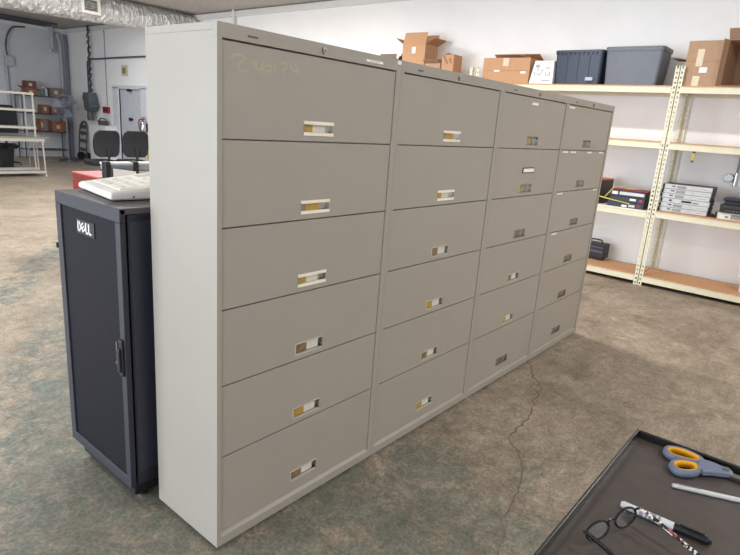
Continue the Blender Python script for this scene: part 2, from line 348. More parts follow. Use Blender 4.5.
for c in range(4):
    t = thing('filing_cabinet', CLAB[c], 'filing cabinet', (c*CW, 0, 0), group='row of putty filing cabinets')
    g = .0006
    mb = MB().box(.02, CW-.032, .03, CD, .014, CH-.024).box(g, .02, 0, CD, .014, CH-.024).box(CW-.032, CW-g, 0, CD, .014, CH-.024)
    mb.box(.02, CW-.032, 0, .03, .014, .052)
    mb.build('body', [M_cab, M_gap], t, .0006)
    MB().box(g-.0004, CW-g+.0002, -.0006, .03, ZS[0]+.0035, CH).build('top_rail', M_cab, t, .0012)
    MB().add([(.02, .0, .052), (CW-.032, .0, .052), (CW-.032, .012, .064), (.02, .012, .064), (.02, .03, .064), (CW-.032, .03, .064)], [(0, 1, 2, 3), (3, 2, 5, 4)]).build('plinth_ledge', M_cab, t)
    MB().box(g, CW-g, .0302, CD, CH-.0235, CH).box(g-.0004, .004, .0, CD, CH-.0262, CH-.0236).build('top_panel', M_cab, t, .0012)
    MB().box(.03, CW-.03, .02, CD-.02, 0, .014).build('foot', M_gap, t)
    for k in range(6):
        z1, z0 = ZS[k]-.0025, ZS[k+1]+.0025
        if k == 5: z0 = ZS[6]+.003
        xc, zc = .455, z0+.046+(.03 if k == 5 else 0)
        dm = door_mesh(.0225, CW-.0345, z0, z1, xc-.0775, xc+.0775, zc-.026, zc+.026).build('door', [M_cab], t)
        handle_mesh(xc, zc, STY[c][k], (k+c) % 2).build('handle', HM, dm)
        if c == 0 and k == 0:
            S = [[(0.053, 1.813), (0.07, 1.823), (0.097, 1.824), (0.105, 1.813), (0.089, 1.799), (0.081, 1.78), (0.119, 1.779)],
                 [(0.136, 1.801), (0.142, 1.814), (0.151, 1.794)], [(0.153, 1.815), (0.157, 1.793), (0.176, 1.791), (0.181, 1.814), (0.182, 1.783)], [(0.182, 1.783), (0.219, 1.793), (0.213, 1.808), (0.19, 1.801)],
                 [(0.232, 1.812), (0.237, 1.785)], [(0.26, 1.82), (0.284, 1.82), (0.282, 1.807), (0.267, 1.796), (0.277, 1.782)], [(0.302, 1.829), (0.31, 1.808), (0.342, 1.8)], [(0.318, 1.827), (0.335, 1.811), (0.341, 1.791)]]
            mb = MB()
            for q in S:
                P = smooth_curve([(x, 0, z) for x, z in q], 3)
                for i_ in range(len(P)-1):
                    d_ = (P[i_+1]-P[i_]); 
                    if d_.length < 1e-5: continue
                    d_.normalize(); n_ = Vector((-d_.z, 0, d_.x))*.0036; yy = Vector((0, .0044-.00002*i_, 0)); a_, c_ = P[i_]-d_*.001+yy, P[i_+1]+d_*.001+yy
                    mb.add([a_+n_, a_-n_, c_-n_, c_+n_], [(0, 1, 2, 3)])
            mb.build('faded_marker_writing', mat('yellow_marker', (172, 164, 136), .45, var=.05, scale=80), dm)
    # badge and lock on the top rail
    MB().box(.116, .156, -.0025, .0, 1.8805, 1.8865).build('badge', mat('badge_dark_grey', (92, 88, 84), .5), t)
    lx = {0: .458, 1: .30, 2: .462, 3: .46}[c]; lx = .458
    MB().cyl((lx, 0, 1.886), (lx, -.007, 1.886), .0115, n=20).cyl((lx, -.006, 1.886), (lx, -.009, 1.886), .0075, n=20).box(lx-.001, lx+.001, -.0105, -.0085, 1.881, 1.891, 1).build('lock', [M_chrome, M_black], t, smooth=True)
    if c == 0:
        l = MB().box(.694, .797, -.0018, 0, 1.8785, 1.8875)
        for i in range(7): l.box(.715+i*.009, .720+i*.009, -.0022, -.0014, 1.8815, 1.8845, 1)
        l.build('paper_label', [M_label, M_grey], t)
        MB().box(.893, .918, -.0025, -.0015, 1.8905, 1.905).build('sticker', M_label, t)
    if c == 2:
        MB().box(.378, .455, -.004, .005, 1.818, 1.834).box(.374, .459, .002, .0045, 1.813, 1.839, 1).build('clip_label_holder', [M_label, M_chrome], t, .001)
        MB().box(.38, .525, -.001, .005, 1.42, 1.442).box(.374, .531, .001, .005, 1.414, 1.448, 1).build('framed_label', [M_label, M_black], t)
    if c == 3:
        for x, z in ((.03, 1.85), (.03, 1.554), (.18, 1.554), (.5, 1.554), (.75, 1.556), (.05, 1.264), (.76, 1.266), (.06, .972)):
            MB().box(x, x+.095, .0035, .005, z-.011, z).build('tape_strip', M_lip, t)

# ------------------------------------------------------------------ server rack
RX, RY0, RY1, RZ = -.095, .468, 1.035, 1.275
t = thing('server_rack', 'charcoal server rack with a perforated front door and white logo beside the cabinets', 'server rack', (RX, (RY0+RY1)/2, 0))
hw = (RY1-RY0)/2
MB().box(.03, .93, -hw+.002, hw-.002, .085, RZ-.025).build('body', M_rackd, t, .004)
MB().box(.0, .94, -hw, hw, RZ-.024, RZ).build('top_panel', mat('grey_top_enamel', (84, 80, 84), .5, var=.03), t, .004)
MB().box(.028, .9, -hw+.03, hw-.05, .02, .085).build('plinth', M_black, t, .004)
MB().box(.036, .92, -hw-.001, -hw+.004, .15, RZ-.05).build('side_panel', mat('side_panel_blue_black', (48, 50, 62), .4, var=.08), t, .002)
fr = MB()
fr.box(-.002, .022, -hw, hw, RZ-.054, RZ-.002); fr.box(-.002, .022, -hw, hw, .082, .13); fr.box(-.002, .022, -hw, -hw+.038, .13, RZ-.054); fr.box(-.002, .022, hw-.046, hw, .13, RZ-.054)
dr = MB().box(.006, .012, -hw+.034, hw-.040, .12, RZ-.05)
door = fr.build('door', M_rack, t, .003)
dr.build('perforated_panel', M_perf, door)
# latch
lt = MB().box(-.014, -.002, -hw+.006, -hw+.036, .60, .755).box(-.024, -.014, -hw+.010, -hw+.032, .62, .72)
lt.build('latch', M_black, door, .005)
MB().box(-.018, -.003, -hw+.034, -hw+.042, .665, .745).cyl((-.019, -hw+.040, .655), (-.013, -hw+.040, .655), .007, n=12).build('latch_plate', M_steel, door)
MB().cyl((-.005, hw+.012, 1.03), (.03, hw+.0, 1.03), .012, n=10).build('hinge', M_black, t)
# logo badge, letters read towards the camera (letter x runs along -Y)
lg = MB(); by1, by0 = .842-(RY0+RY1)/2, .688-(RY0+RY1)/2
lg.box(.002, .0058, by0, by1, 1.122, 1.183)
lg.build('logo_badge', mat('badge_dark', (34, 34, 43), .4), door)
lt = MB()
def stroke(x0, z0, x1, z1, w):
    a, b = Vector((x0, z0)), Vector((x1, z1)); d_ = (b-a).normalized(); n_ = Vector((-d_.y, d_.x))*w/2
    q = [a+n_, a-n_, b-n_, b+n_]
    lt.add([(f_, -p.x, p.y) for f_ in (-.001, .0025) for p in q], [(0, 1, 2, 3), (7, 6, 5, 4), (0, 4, 5, 1), (1, 5, 6, 2), (2, 6, 7, 3), (3, 7, 4, 0)])
ox = -by1+.012; zb = 1.131; hh = .044; sw = .0068
def S_(x, z, x2, z2, w=sw): stroke(ox+x, zb+z, ox+x2, zb+z2, w)
S_(.004, 0, .004, hh); S_(.0, hh-.004, .018, hh-.004); S_(.0, .004, .018, .004); S_(.016, hh-.003, .027, hh*.62); S_(.016, .003, .027, hh*.38); S_(.026, hh*.3, .026, hh*.7)
# tilted E
ce, se = math.cos(math.radians(38)), math.sin(math.radians(38)); ex, ez = .048, hh/2
def E_(x, z, x2, z2, w=.005): S_(ex+x*ce-z*se, ez+x*se+z*ce, ex+x2*ce-z2*se, ez+x2*se+z2*ce, w)
E_(-.012, -.016, -.012, .016); E_(-.012, .0135, .014, .0135); E_(-.012, 0, .012, 0); E_(-.012, -.0135, .014, -.0135)
S_(.074, 0, .074, hh); S_(.07, .004, .092, .004); S_(.100, 0, .100, hh); S_(.096, .004, .12, .004)
lt.build('logo_lettering', M_label, door)
for x in (.07, .86):
    for y in (-hw+.05, hw-.07): MB().cyl((x, y, 0), (x, y, .01), .02, n=12).cyl((x, y, .01), (x, y, .03), .006, n=8).build('levelling_foot', M_chrome, t, smooth=True)

# white sloped keypad unit on the rack
t = thing('desktop_keypad', 'white sloped desktop keypad unit lying on top of the dark server rack', 'keypad', (-.043, .64, RZ), (0, 0, math.radians(-7)))
kw, kd, h0, h1 = .40, .35, .034, .076
mb = MB()
def slope(x): return h0+(h1-h0)*x/kd
mb.loft([[(x, y, z) for x, y in ((0.012, .012), (kd-.01, .012), (kd-.01, kw-.012), (.012, kw-.012))] for z in (.002,)] +
        [[(0, 0, .008), (kd, 0, .008), (kd, kw, .008), (0, kw, .008)], [(0, 0, h0-.006), (kd, 0, h1-.008), (kd, kw, h1-.008), (0, kw, h0-.006)], [(.012, .012, h0+.001), (kd-.01, .012, h1), (kd-.01, kw-.012, h1), (.012, kw-.012, h0+.001)]])
mb.build('case', M_white, t, .008, smooth=True, segs=3)
ang = math.atan2(h1-h0, kd)
T = Matrix.Translation((0, 0, h0))@Matrix.Rotation(-ang, 4, 'Y')
MB().box(.05, kd-.03, .04, kw-.04, -.001, .0026, T=T).build('overlay', mat('off_white_overlay', (232, 228, 218), .5), t)
kb = MB()
for i in range(5):
    for k in range(6):
        if (i, k) in ((3, 4), (3, 5), (4, 4), (4, 5)): continue
        kb.box(.07+i*.048, .07+i*.048+.018, .07+k*.045, .07+k*.045+.018, .002, .0036, (i+k) % 3 != 0, T=T)
kb.box(.22, .30, .27, .34, .002, .0036, 0, T=T)
kb.build('keys', [mat('key_grey', (178, 172, 168), .5), mat('key_pale', (214, 208, 198), .5)], t)
MB().box(.22, .31, -.0012, .001, .014, .058).build('rating_label', mat('grey_label', (206, 204, 200), .5), t)
MB().cyl((.09, -.001, .016), (.09, .002, .016), .004, n=10).build('screw', M_black, t)

# ------------------------------------------------------------------ boltless shelving units
SX0, SX1 = 6.08, 6.66
def post_mesh(x, y, dx, dy, h):       # angle post with slot holes; dx, dy: which way its two flanges run
    mb = MB(); w, th, p = .045, .0022, .052; n = int(h/p)
    def flange(a):                     # a=0: plate in the YZ plane; a=1: plate in the XZ plane
        def bx(u0, u1, z0, z1):
            if a == 0: mb.box(x, x+dx*th, min(y+dy*u0, y+dy*u1), max(y+dy*u0, y+dy*u1), z0, z1)
            else: mb.box(min(x+dx*u0, x+dx*u1), max(x+dx*u0, x+dx*u1), y, y+dy*th, z0, z1)
        bx(0, .014, 0, h); bx(w-.014, w, 0, h)
        for i in range(n+1):
            z0 = i*p-.015 if i else 0; bx(.014, w-.014, z0, min(h, i*p+.015))
        
    flange(0); flange(1); return mb
def shelf_unit(label, y0, y1, levels, h=2.49):
    t = thing('shelving_unit', label, 'shelving unit', (SX0, y0, 0), group='beige slotted shelving units along the white wall')
    D = SX1-SX0; W = y1-y0
    for x, dx in ((0, 1), (D, -1)):
        for y, dy in ((0, 1), (W, -1)): post_mesh(x, y, dx, dy, h).build('post', M_beige, t)
    for z, kind in levels:
        s = MB().box(.012, D-.012, .005, W-.005, z-.016, z).build('deck', M_board if kind else mat('white_board', (226, 222, 212), .6), t)
        b = MB()
        for x0, x1 in ((-.004, .010), (D-.010, D+.004)):
            b.box(x0, x1, .046, W-.046, z-.082, z-.014)
            b.box(x0, x1+.012 if x0 < .1 else x1, .046, W-.046, z-.022, z-.0165)
        for y0_, y1_ in ((.004, .014), (W-.014, W-.004)): b.box(.046, D-.046, y0_, y1_, z-.07, z-.0165)
        b.build('beam', M_beige, s, .0015)
    return t
shelf_unit('beige slotted shelving unit carrying the two plastic totes and a lidded cardboard box', .155, 2.70, [(.125, 1), (.885, 0), (1.68, 1), (2.285, 1)])
shelf_unit('beige slotted shelving unit at the right edge holding the stacked silver servers', -2.44, .150, [(.125, 1), (.905, 1), (1.68, 1), (2.285, 1)])
shelf_unit('beige slotted shelving unit mostly hidden by the cabinets, under the open flapped cartons', 2.755, 5.30, [(.125, 1), (.885, 1), (1.68, 1), (2.285, 1)])
Z4 = 2.286

def carton(name, label, loc, rz, wx, wy, h, flaps, group=None, m=None, mi=None, tilt=0, tape=True, lab=None, seam=None, cat='cardboard box', flap_len=None):
    """open or closed carton: local x depth (front at x=0 faces the camera side), y width, z height; flaps = angle of each, 0 closed .. 90 upright .. 180+ folded out"""
    m = m or M_cardb; mi = mi or M_cardi
    t = thing(name, label, cat, loc, (0, tilt, rz), group); th = .005
    b = MB().box(0, wx, 0, wy, 0, th).box(0, th, 0, wy, th, h).box(wx-th, wx, 0, wy, th, h).box(th, wx-th, 0, th, th, h).box(th, wx-th, wy-th, wy, th, h)
    b.box(th, th+.001, th, wy-th, th, h-.002, 1).box(wx-th-.001, wx-th, th, wy-th, th, h-.002, 1).box(th, wx-th, th, th+.001, th, h-.002, 1).box(th, wx-th, wy-th-.001, wy-th, th, h-.002, 1)
    b.build('body', [m, mi], t)
    fl_ = flap_len or min(wx, wy)/2
    for side, a in flaps.items():
        if a is None: continue
        a = math.radians(a); c, s = math.cos(a), math.sin(a); mb = MB(); e = .0015
        if side in 'fb':
            sg = 1 if side == 'f' else -1; x0 = 0 if side == 'f' else wx
            P = [(x0, h), (x0+sg*c*fl_, h+s*fl_)]; nrm = (-s*sg*.004, c*.004)
            mb.add([(P[0][0], e, P[0][1]), (P[0][0], wy-e, P[0][1]), (P[1][0], wy-.006, P[1][1]), (P[1][0], .006, P[1][1]),
                    (P[0][0]+nrm[0], e, P[0][1]+nrm[1]), (P[0][0]+nrm[0], wy-e, P[0][1]+nrm[1]), (P[1][0]+nrm[0], wy-.006, P[1][1]+nrm[1]), (P[1][0]+nrm[0], .006, P[1][1]+nrm[1])],
                   [(0, 1, 2, 3), (4, 7, 6, 5), (0, 4, 5, 1), (1, 5, 6, 2), (2, 6, 7, 3), (3, 7, 4, 0)])
        else:
            sg = 1 if side == 'r' else -1; y0 = 0 if side == 'r' else wy      # r: the -Y side
            P = [(y0, h), (y0+sg*c*fl_, h+s*fl_)]; nrm = (-s*sg*.004, c*.004)
            mb.add([(e, P[0][0], P[0][1]), (wx-e, P[0][0], P[0][1]), (wx-.006, P[1][0], P[1][1]), (.006, P[1][0], P[1][1]),
                    (e, P[0][0]+nrm[0], P[0][1]+nrm[1]), (wx-e, P[0][0]+nrm[0], P[0][1]+nrm[1]), (wx-.006, P[1][0]+nrm[0], P[1][1]+nrm[1]), (.006, P[1][0]+nrm[0], P[1][1]+nrm[1])],
                   [(0, 1, 2, 3), (4, 7, 6, 5), (0, 4, 5, 1), (1, 5, 6, 2), (2, 6, 7, 3), (3, 7, 4, 0)])
        mb.build('flap', m, t)
    if lab:
        for (y0, y1, z0, z1, mm) in lab: MB().box(-.0042, 0, y0, y1, z0, z1).build('packing_tape' if mm is M_tape else 'paper_label', mm, t)
    if seam: MB().box(-.003, .0, 0, wy, seam, seam+.004).box(-.002, .0, 0, wy, seam, h, 1).build('lid_edge', [M_cardi, m], t)
    return t
# top shelf, left unit: lidded carton, white printed box, two totes
carton('cardboard_box', 'wide brown cardboard box with a folded lid and a raised flap on the top shelf', (6.13, 1.945, Z4), math.radians(2), .46, .67, .315, {'f': 2, 'b': 24, 'l': 0, 'r': 14}, lab=[(.30, .38, .215, .315, M_tape), (.42, .50, .145, .165, M_label), (.05, .12, .125, .15, M_label)], seam=.155, flap_len=.2)
t = thing('printed_box', 'white cardboard box with black print beside the dark blue tote', 'cardboard box', (6.13, 1.625, Z4), (0, 0, math.radians(3)))
MB().add([(0, -.01, 0), (.30, 0, 0), (.30, .29, 0), (0, .30, 0), (.03, .01, .28), (.30, .01, .28), (.30, .26, .28), (.03, .26, .28)], [(0, 1, 5, 4), (1, 2, 6, 5), (2, 3, 7, 6), (3, 0, 4, 7), (4, 5, 6, 7), (3, 2, 1, 0)]).build('body', mat('white_box_card', (232, 230, 228), .7), t, .002)
pm = MB()
Tb = Matrix.Translation((-.0012, 0, 0))@Matrix.Rotation(math.atan2(.03, .28), 4, 'Y')
for (y0, y1, z0, z1) in ((.19, .24, .20, .235), (.20, .215, .16, .20), (.235, .25, .10, .15), (.16, .21, .11, .125), (.15, .16, .12, .17), (.13, .15, .16, .175), (.05, .12, .19, .20), (.07, .08, .17, .20), (.04, .055, .10, .15), (.06, .09, .10, .11), (.09, .10, .10, .14), (.03, .14, .035, .05), (.04, .10, .25, .26)):
    pm.box(-.0005, .0015, y0, y1, z0, z1, T=Tb)
pm.build('printed_pattern', mat('grey_ink', (158, 160, 170), .6), t)

def tote(name, label, loc, rz, wb, db, wt, dt, h, m, ribs, rim_h=.03, lid=False):
    t = thing(name, label, 'storage tote', loc, (0, 0, rz))
    rings = [rrect(db, wb, .03, 0), rrect(dt-.02, wt-.02, .04, h-rim_h), rrect(dt-.02, wt-.02, .04, h-.004), rrect(dt-.03, wt-.03, .04, h-.004), rrect(db-.012, wb-.012, .03, .006)]
    b = MB().loft(rings)
    b.build('tub', m, t, smooth=True)
    r = MB()
    r.loft([rrect(dt-.018, wt-.018, .04, h-rim_h), rrect(dt, wt, .05, h-rim_h), rrect(dt+.004, wt+.004, .05, h-.004), rrect(dt-.006, wt-.006, .05, h), rrect(dt-.03, wt-.03, .04, h), rrect(dt-.03, wt-.03, .04, h-rim_h)])
    r.build('rim', m, t, smooth=True)
    if ribs:
        rb = MB()
        for i in range(ribs):
            y = -wt/2+.03+(wt-.06)*i/(ribs-1); rb.box(-dt/2-.005, -dt/2+.01, y-.007, y+.007, h-rim_h-.022, h-rim_h+.006)
        for i in range(3):
            y = -wb/2+wb*(i+1)/4; rb.add([(-db/2-.006, y-.006, .01), (-db/2-.006, y+.006, .01), (-dt/2+.004, y+.006, h-.07), (-dt/2+.004, y-.006, h-.07), (-db/2+.01, y-.006, .01), (-db/2+.01, y+.006, .01), (-dt/2+.02, y+.006, h-.07), (-dt/2+.02, y-.006, h-.07)],
                    [(0, 1, 2, 3), (4, 7, 6, 5), (0, 4, 5, 1), (1, 5, 6, 2), (2, 6, 7, 3), (3, 7, 4, 0)])
        rb.build('rib', m, t)
    return t
M_tb = mat('navy_plastic', (50, 58, 76), .45); M_tg = mat('slate_plastic', (104, 108, 118), .5)
t1 = tote('storage_tote', 'dark blue ribbed plastic tote on the top shelf, left of the grey tote', (6.365, 1.335, Z4), 0, .56, .36, .61, .44, .40, M_tb, 11)
MB().box(-.236, -.18, -.22, -.13, .045, .085).build('paper_label', mat('pale_blue_label', (168, 182, 204), .5), t1)
tote('storage_tote', 'slate grey plastic tote with a rounded rim on the top shelf beside the slotted posts', (6.34, .692, Z4), 0, .58, .34, .655, .40, .425, M_tg, 0, .045)
# top shelf, right unit
carton('cardboard_box', 'brown carton with a clear tape patch and a small white label beside the slotted posts', (6.12, -.205, Z4), 0, .48, .325, .455, {'f': 0, 'b': 0, 'l': None, 'r': 0}, m=M_cardb2, lab=[(.16, .225, .20, .375, M_tape), (.105, .18, .135, .19, M_label), (.16, .23, .0, .10, M_tape)], seam=.25)
t = [o for o in COL.objects if o.get('label', '').startswith('brown carton with a clear tape')][0]
MB().add([(.20, .335, .29), (.42, .335, .29), (.42, .50, .305), (.16, .45, .30), (.20, .335, .294), (.42, .335, .294), (.42, .50, .309), (.16, .50, .304)], [(0, 1, 2, 3), (4, 7, 6, 5), (0, 4, 5, 1), (1, 5, 6, 2), (2, 6, 7, 3), (3, 7, 4, 0)]).build('flap', M_cardi, t)
# carton lying on its side, mouth towards the camera
t = thing('cardboard_box', 'large open brown carton lying on its side at the right end of the top shelf', 'cardboard box', (6.14, -.86, Z4), (0, 0, math.radians(-4)))
th = .005; w, h, dd = .62, .47, .44
b = MB().box(0, dd, 0, w, 0, th).box(0, dd, 0, w, h-th, h).box(0, dd, 0, th, th, h-th).box(0, dd, w-th, w, th, h-th).box(dd-th, dd, th, w-th, th, h-th)
b.box(th, dd-th, th, th+.001, th, h-th, 1).box(th, dd-th, w-th-.001, w-th, th, h-th, 1).box(dd-th-.001, dd-th, th, w-th, th, h-th, 1)
b.build('body', [M_cardb2, M_cardi], t)
MB().add([(0, w, .0), (0, w, h), (-.10, w+.02, h-.0), (-.10, w+.02, .0), (0, w+.004, 0), (0, w+.004, h), (-.10, w+.024, h), (-.10, w+.024, 0)], [(0, 1, 2, 3), (4, 7, 6, 5), (0, 4, 5, 1), (1, 5, 6, 2), (2, 6, 7, 3), (3, 7, 4, 0)]).build('flap', M_cardb2, t)
MB().add([(0, 0, h), (0, w, h), (-.12, w-.01, h+.09), (-.12, .01, h+.09), (.003, 0, h+.004), (.003, w, h+.004), (-.117, w-.01, h+.094), (-.117, .01, h+.094)], [(0, 1, 2, 3), (4, 7, 6, 5), (0, 4, 5, 1), (1, 5, 6, 2), (2, 6, 7, 3), (3, 7, 4, 0)]).build('flap', M_cardb2, t)
MB().add([(0, 0, 0), (0, w, 0), (-.10, w-.01, -.0), (-.10, .01, -.0), (0, 0, .004), (0, w, .004), (-.10, w-.01, .004), (-.10, .01, .004)], [(0, 1, 2, 3), (4, 7, 6, 5), (0, 4, 5, 1), (1, 5, 6, 2), (2, 6, 7, 3), (3, 7, 4, 0)]).build('flap', M_cardb2, t)
# top shelf, third unit: open cartons above the cabinets
carton('cardboard_box', 'tall open brown carton with raised flaps and a white sticker, seen above the second cabinet', (6.12, 3.615, Z4), math.radians(2), .34, .40, .535, {'f': 74, 'l': 148, 'r': 152, 'b': 97}, lab=[(.17, .23, .40, .49, M_label)], flap_len=.165)
carton('cardboard_box', 'low brown carton with a loose flap, right of the tall open carton', (6.13, 3.335, Z4), 0, .30, .265, .27, {'f': 160, 'b': 60, 'l': 30, 'r': None}, m=M_cardb2, flap_len=.09)
t = carton('cardboard_box', 'small brown carton with white tape across it, right of the open flapped cartons', (6.14, 3.12, Z4), 0, .22, .20, .375, {'f': 0, 'b': 0, 'l': 12, 'r': 0}, flap_len=.1)
for a, b_ in (((.19, .37), (.10, .26)), ((.08, .33), (.04, .27))):
    MB().add([(-.002, a[0], a[1]), (-.002, a[0]-.03, a[1]+.0), (-.002, b_[0]-.02, b_[1]), (-.002, b_[0]+.02, b_[1]-.01)], [(0, 1, 2, 3)]).build('packing_tape', M_label if a[0] > .2 else M_cardi, t)
carton('cardboard_box', 'low brown carton with a tipped-up lid, just showing above the first cabinet', (6.12, 4.14, Z4), 0, .34, .33, .335, {'f': 75, 'b': 20, 'l': 20, 'r': None}, m=mat('dark_cardboard', (120, 104, 88), .85), flap_len=.07)
t = thing('camera_bag', 'small black bag beside the tall open carton', 'bag', (6.12, 4.025, Z4), (0, 0, 0))
MB().loft([rrect(.16, .10, .03, 0, cx=.08, cy=.05), rrect(.17, .105, .03, .15, cx=.08, cy=.05), rrect(.16, .10, .03, .31, cx=.08, cy=.05), rrect(.12, .07, .02, .37, cx=.08, cy=.045)]).build('body', M_fabric, t, smooth=True)
MB().tube(smooth_curve([(.08, .02, .36), (.08, .03, .40), (.08, .07, .40), (.08, .08, .36)]), .008).build('handle', M_fabric, t, smooth=True)

# middle shelf, right unit: silver rack servers in a stack and darker gear beside it
ZM = .906
def server(loc, label, special=False, rz=0, m=None, w=.52, d=.38, h=.0515, dark=False, group=None):
    t = thing('rack_server', label, 'server', loc, (0, 0, rz), group)
    mf = m or mat('silver_bezel', (196, 197, 198), .4, .1)
    MB().box(.02, d, .004, w-.004, .001, h-.001).build('chassis', M_black, t)
    MB().box(0, .02, .014, w-.014, .001, h-.001).build('bezel', mf, t, .002)
    if not dark:
        g_ = MB()
        if special: MB().box(-.0015, .001, .20, .30, .016, .036).build('display_strip', M_black, t); g_.box(-.0015, .001, .20, .30, .016, .036, 1).box(-.0015, .001, .13, .19, .016, .024, 1).box(-.0015, .001, .40, .43, .016, .036, 1)
        else:
            g_.box(-.0015, .001, .28, .37, .010, h-.012, 0)
            for q in range(3): g_.box(-.002, .0012, .285, .365, .014+q*.009, .017+q*.009, 2)
            g_.box(-.0015, .001, .39, .425, .024, .036, 1).box(-.0015, .001, .05, .13, .024, .027, 0).box(-.0015, .001, .16, .24, .014, .018, 2).box(-.0015, .001, .20, .21, .03, .034, 1)
        g_.build('vents', [mat('bezel_grey', (128, 128, 124), .5), M_black, mat('bezel_mid', (176, 176, 174), .5)], t)
    for ya in (0, w-.02): MB().box(-.008, .03, ya, ya+.02, .004, h-.004).build('mounting_ear', M_black, t, .003)
    return t
rank = ['topmost silver slim server of the stack on the middle shelf', 'second silver slim server from the top of the stack', 'third silver slim server from the top of the stack', 'silver server with a black display strip, fourth from the top of the stack', 'fifth silver slim server from the top, under the one with a black display', 'bottom silver slim server of the stack on the middle shelf']
for i in range(6):
    k = 5-i
    server((6.178+.006*(k % 2), -.418+.004*((k*7) % 3), ZM+.0525*i), rank[k], k == 3, rz=math.radians(5), group='silver servers stacked on the middle shelf')
server((6.13, -1.0, ZM), 'white-fronted server at the bottom of the dark pile right of the silver servers', False, m=M_white, h=.075)
t = thing('network_switch', 'black slim network switch on top of the white-fronted server', 'network switch', (6.11, -1.005, ZM+.0762))
MB().box(0, .36, 0, .49, 0, .045).build('case', M_black, t, .003)
q = MB()
for i in range(12): q.box(-.001, .001, .03+i*.035, .055+i*.035, .012, .03)
q.build('ports', mat('port_grey', (74, 72, 66), .5), t)
t = thing('network_switch', 'black ribbed network switch, the second above the white-fronted server', 'network switch', (6.115, -1.0, ZM+.1222))
MB().box(0, .36, 0, .49, 0, .04).build('case', mat('dark_olive_case', (50, 48, 44), .5), t, .003)
for i, (lb, yy) in enumerate((('dark blue closed laptop lying lower on the pile right of the silver servers', -1.0), ('dark blue closed laptop topmost on the pile right of the silver servers', -.985))):
    t = thing('laptop', lb, 'laptop', (6.115, yy, ZM+.1632+.038*i+.02*0), (0, 0, math.radians(1+i)))
    MB().loft([rrect(.30, .44, .03, 0, cx=.15, cy=.23), rrect(.31, .46, .03, .008, cx=.15, cy=.23), rrect(.31, .46, .03, .018, cx=.15, cy=.23)]).build('base', mat('navy_lid', (44, 46, 66), .35), t, smooth=True)
    MB().loft([rrect(.31, .46, .03, .020, cx=.15, cy=.23), rrect(.31, .46, .03, .030, cx=.15, cy=.23), rrect(.29, .44, .03, .036, cx=.15, cy=.23)]).build('lid', mat('navy_lid', (44, 46, 66), .35), t, smooth=True)
# white thing on the bottom shelf at the frame edge
t = thing('spray_bottle', 'white plastic jug on the bottom shelf at the right edge of the picture', 'jug', (6.30, -.93, .126))
MB().loft([rrect(.15, .15, .03, 0), rrect(.16, .16, .03, .03), rrect(.16, .16, .03, .17), rrect(.05, .05, .02, .24), rrect(.045, .045, .02, .27)]).build('body', M_white, t, smooth=True)
t.name = 'plastic_jug'
MB().cyl((0, 0, .27), (0, 0, .30), .028, n=14).build('cap', M_black, t, smooth=True)
MB().tube(smooth_curve([(0, .06, .19), (0, .10, .19), (0, .11, .13), (0, .08, .10)]), .009).build('handle', M_white, t, smooth=True)
# hanging yellow hook under the second shelf
t = thing('hanging_strap', 'short yellow strap hanging under the second shelf above the servers', 'strap', (6.09, -.152, 1.60))
MB().box(-.003, .003, -.014, .014, -.105, 0).build('webbing', mat('yellow_strap', (190, 166, 58), .7), t, .001)
MB().box(-.006, .006, -.016, .016, -.02, -.0).box(-.006, .006, -.012, .012, -.12, -.10).build('buckle', M_black, t, .002)
# left unit, middle shelf: boxed software, flat electronics, cables
ZL = .886
t = thing('retail_box', 'retail box with an orange edge and violet side behind the yellow cable', 'box', (6.14, .81, ZL), (0, 0, math.radians(-9)))
MB().box(0, .34, 0, .13, 0, .30).build('body', mat('box_dark_print', (70, 60, 62), .5, var=.3, scale=12), t, .002)
MB().box(-.002, 0, .008, .122, .10, .22).build('violet_panel', mat('violet_print', (92, 76, 150), .5), t)
MB().box(-.002, 0, .008, .122, .0, .09).build('white_panel', M_label, t)
MB().box(-.003, .341, -.001, .131, .285, .303).build('orange_edge', mat('orange_print', (224, 120, 72), .5), t)
def flatbox(name, label, cat, loc, w, d, h, m, trims, rz=0):
    t = thing(name, label, cat, loc, (0, 0, rz)); MB().box(0, d, 0, w, 0, h).build('case', m, t, .004)
    for nm, y0, y1, z0, z1, mm in trims: MB().box(-.002, .001, y0, y1, z0, z1).build(nm, mm, t)
    return t
M_dk = mat('dark_blue_black', (40, 42, 52), .45)
flatbox('tape_drive', 'black electronics unit with white labels at the bottom of the cable-strewn pile', 'electronics', (6.12, .26, ZL), .42, .34, .065, M_dk, [('paper_label', .19, .25, .006, .03, M_label), ('paper_label', .10, .17, .012, .04, mat('grey_label', (206, 204, 200), .5)), ('connector', .04, .07, .02, .05, M_red)])
flatbox('tape_drive', 'black electronics unit with red sockets, middle of the cable-strewn pile', 'electronics', (6.13, .26, ZL+.066), .40, .32, .06, M_dk, [('paper_label', .10, .17, .02, .045, M_label), ('socket', .03, .06, .015, .045, mat('magenta_socket', (176, 50, 84), .5))])
flatbox('disk_enclosure', 'dark electronics unit with a silver front strip on top of the cable-strewn pile', 'electronics', (6.12, .255, ZL+.127), .41, .32, .07, M_dk, [('front_strip', .02, .30, .02, .055, mat('silver_bezel', (206, 206, 204), .4, .1)), ('front_strip', .32, .39, .018, .055, M_white)])
flatbox('folder', 'thin dark red folder lying on top of the electronics pile', 'folder', (6.16, .25, ZL+.198), .42, .28, .012, mat('dark_red', (150, 48, 52), .5), [])
M_cable = mat('yellow_cable', (206, 200, 96), .5)
c = MB().tube(smooth_curve([(6.10, .79, ZL+.10), (6.10, .70, ZL+.085), (6.09, .60, ZL+.075), (6.10, .50, ZL+.062), (6.112, .42, ZL+.05)]), .0065).build('network_cable', M_cable, None, smooth=True)
tag(c, 'thick yellow cable running across the front of the electronics pile', 'cable')
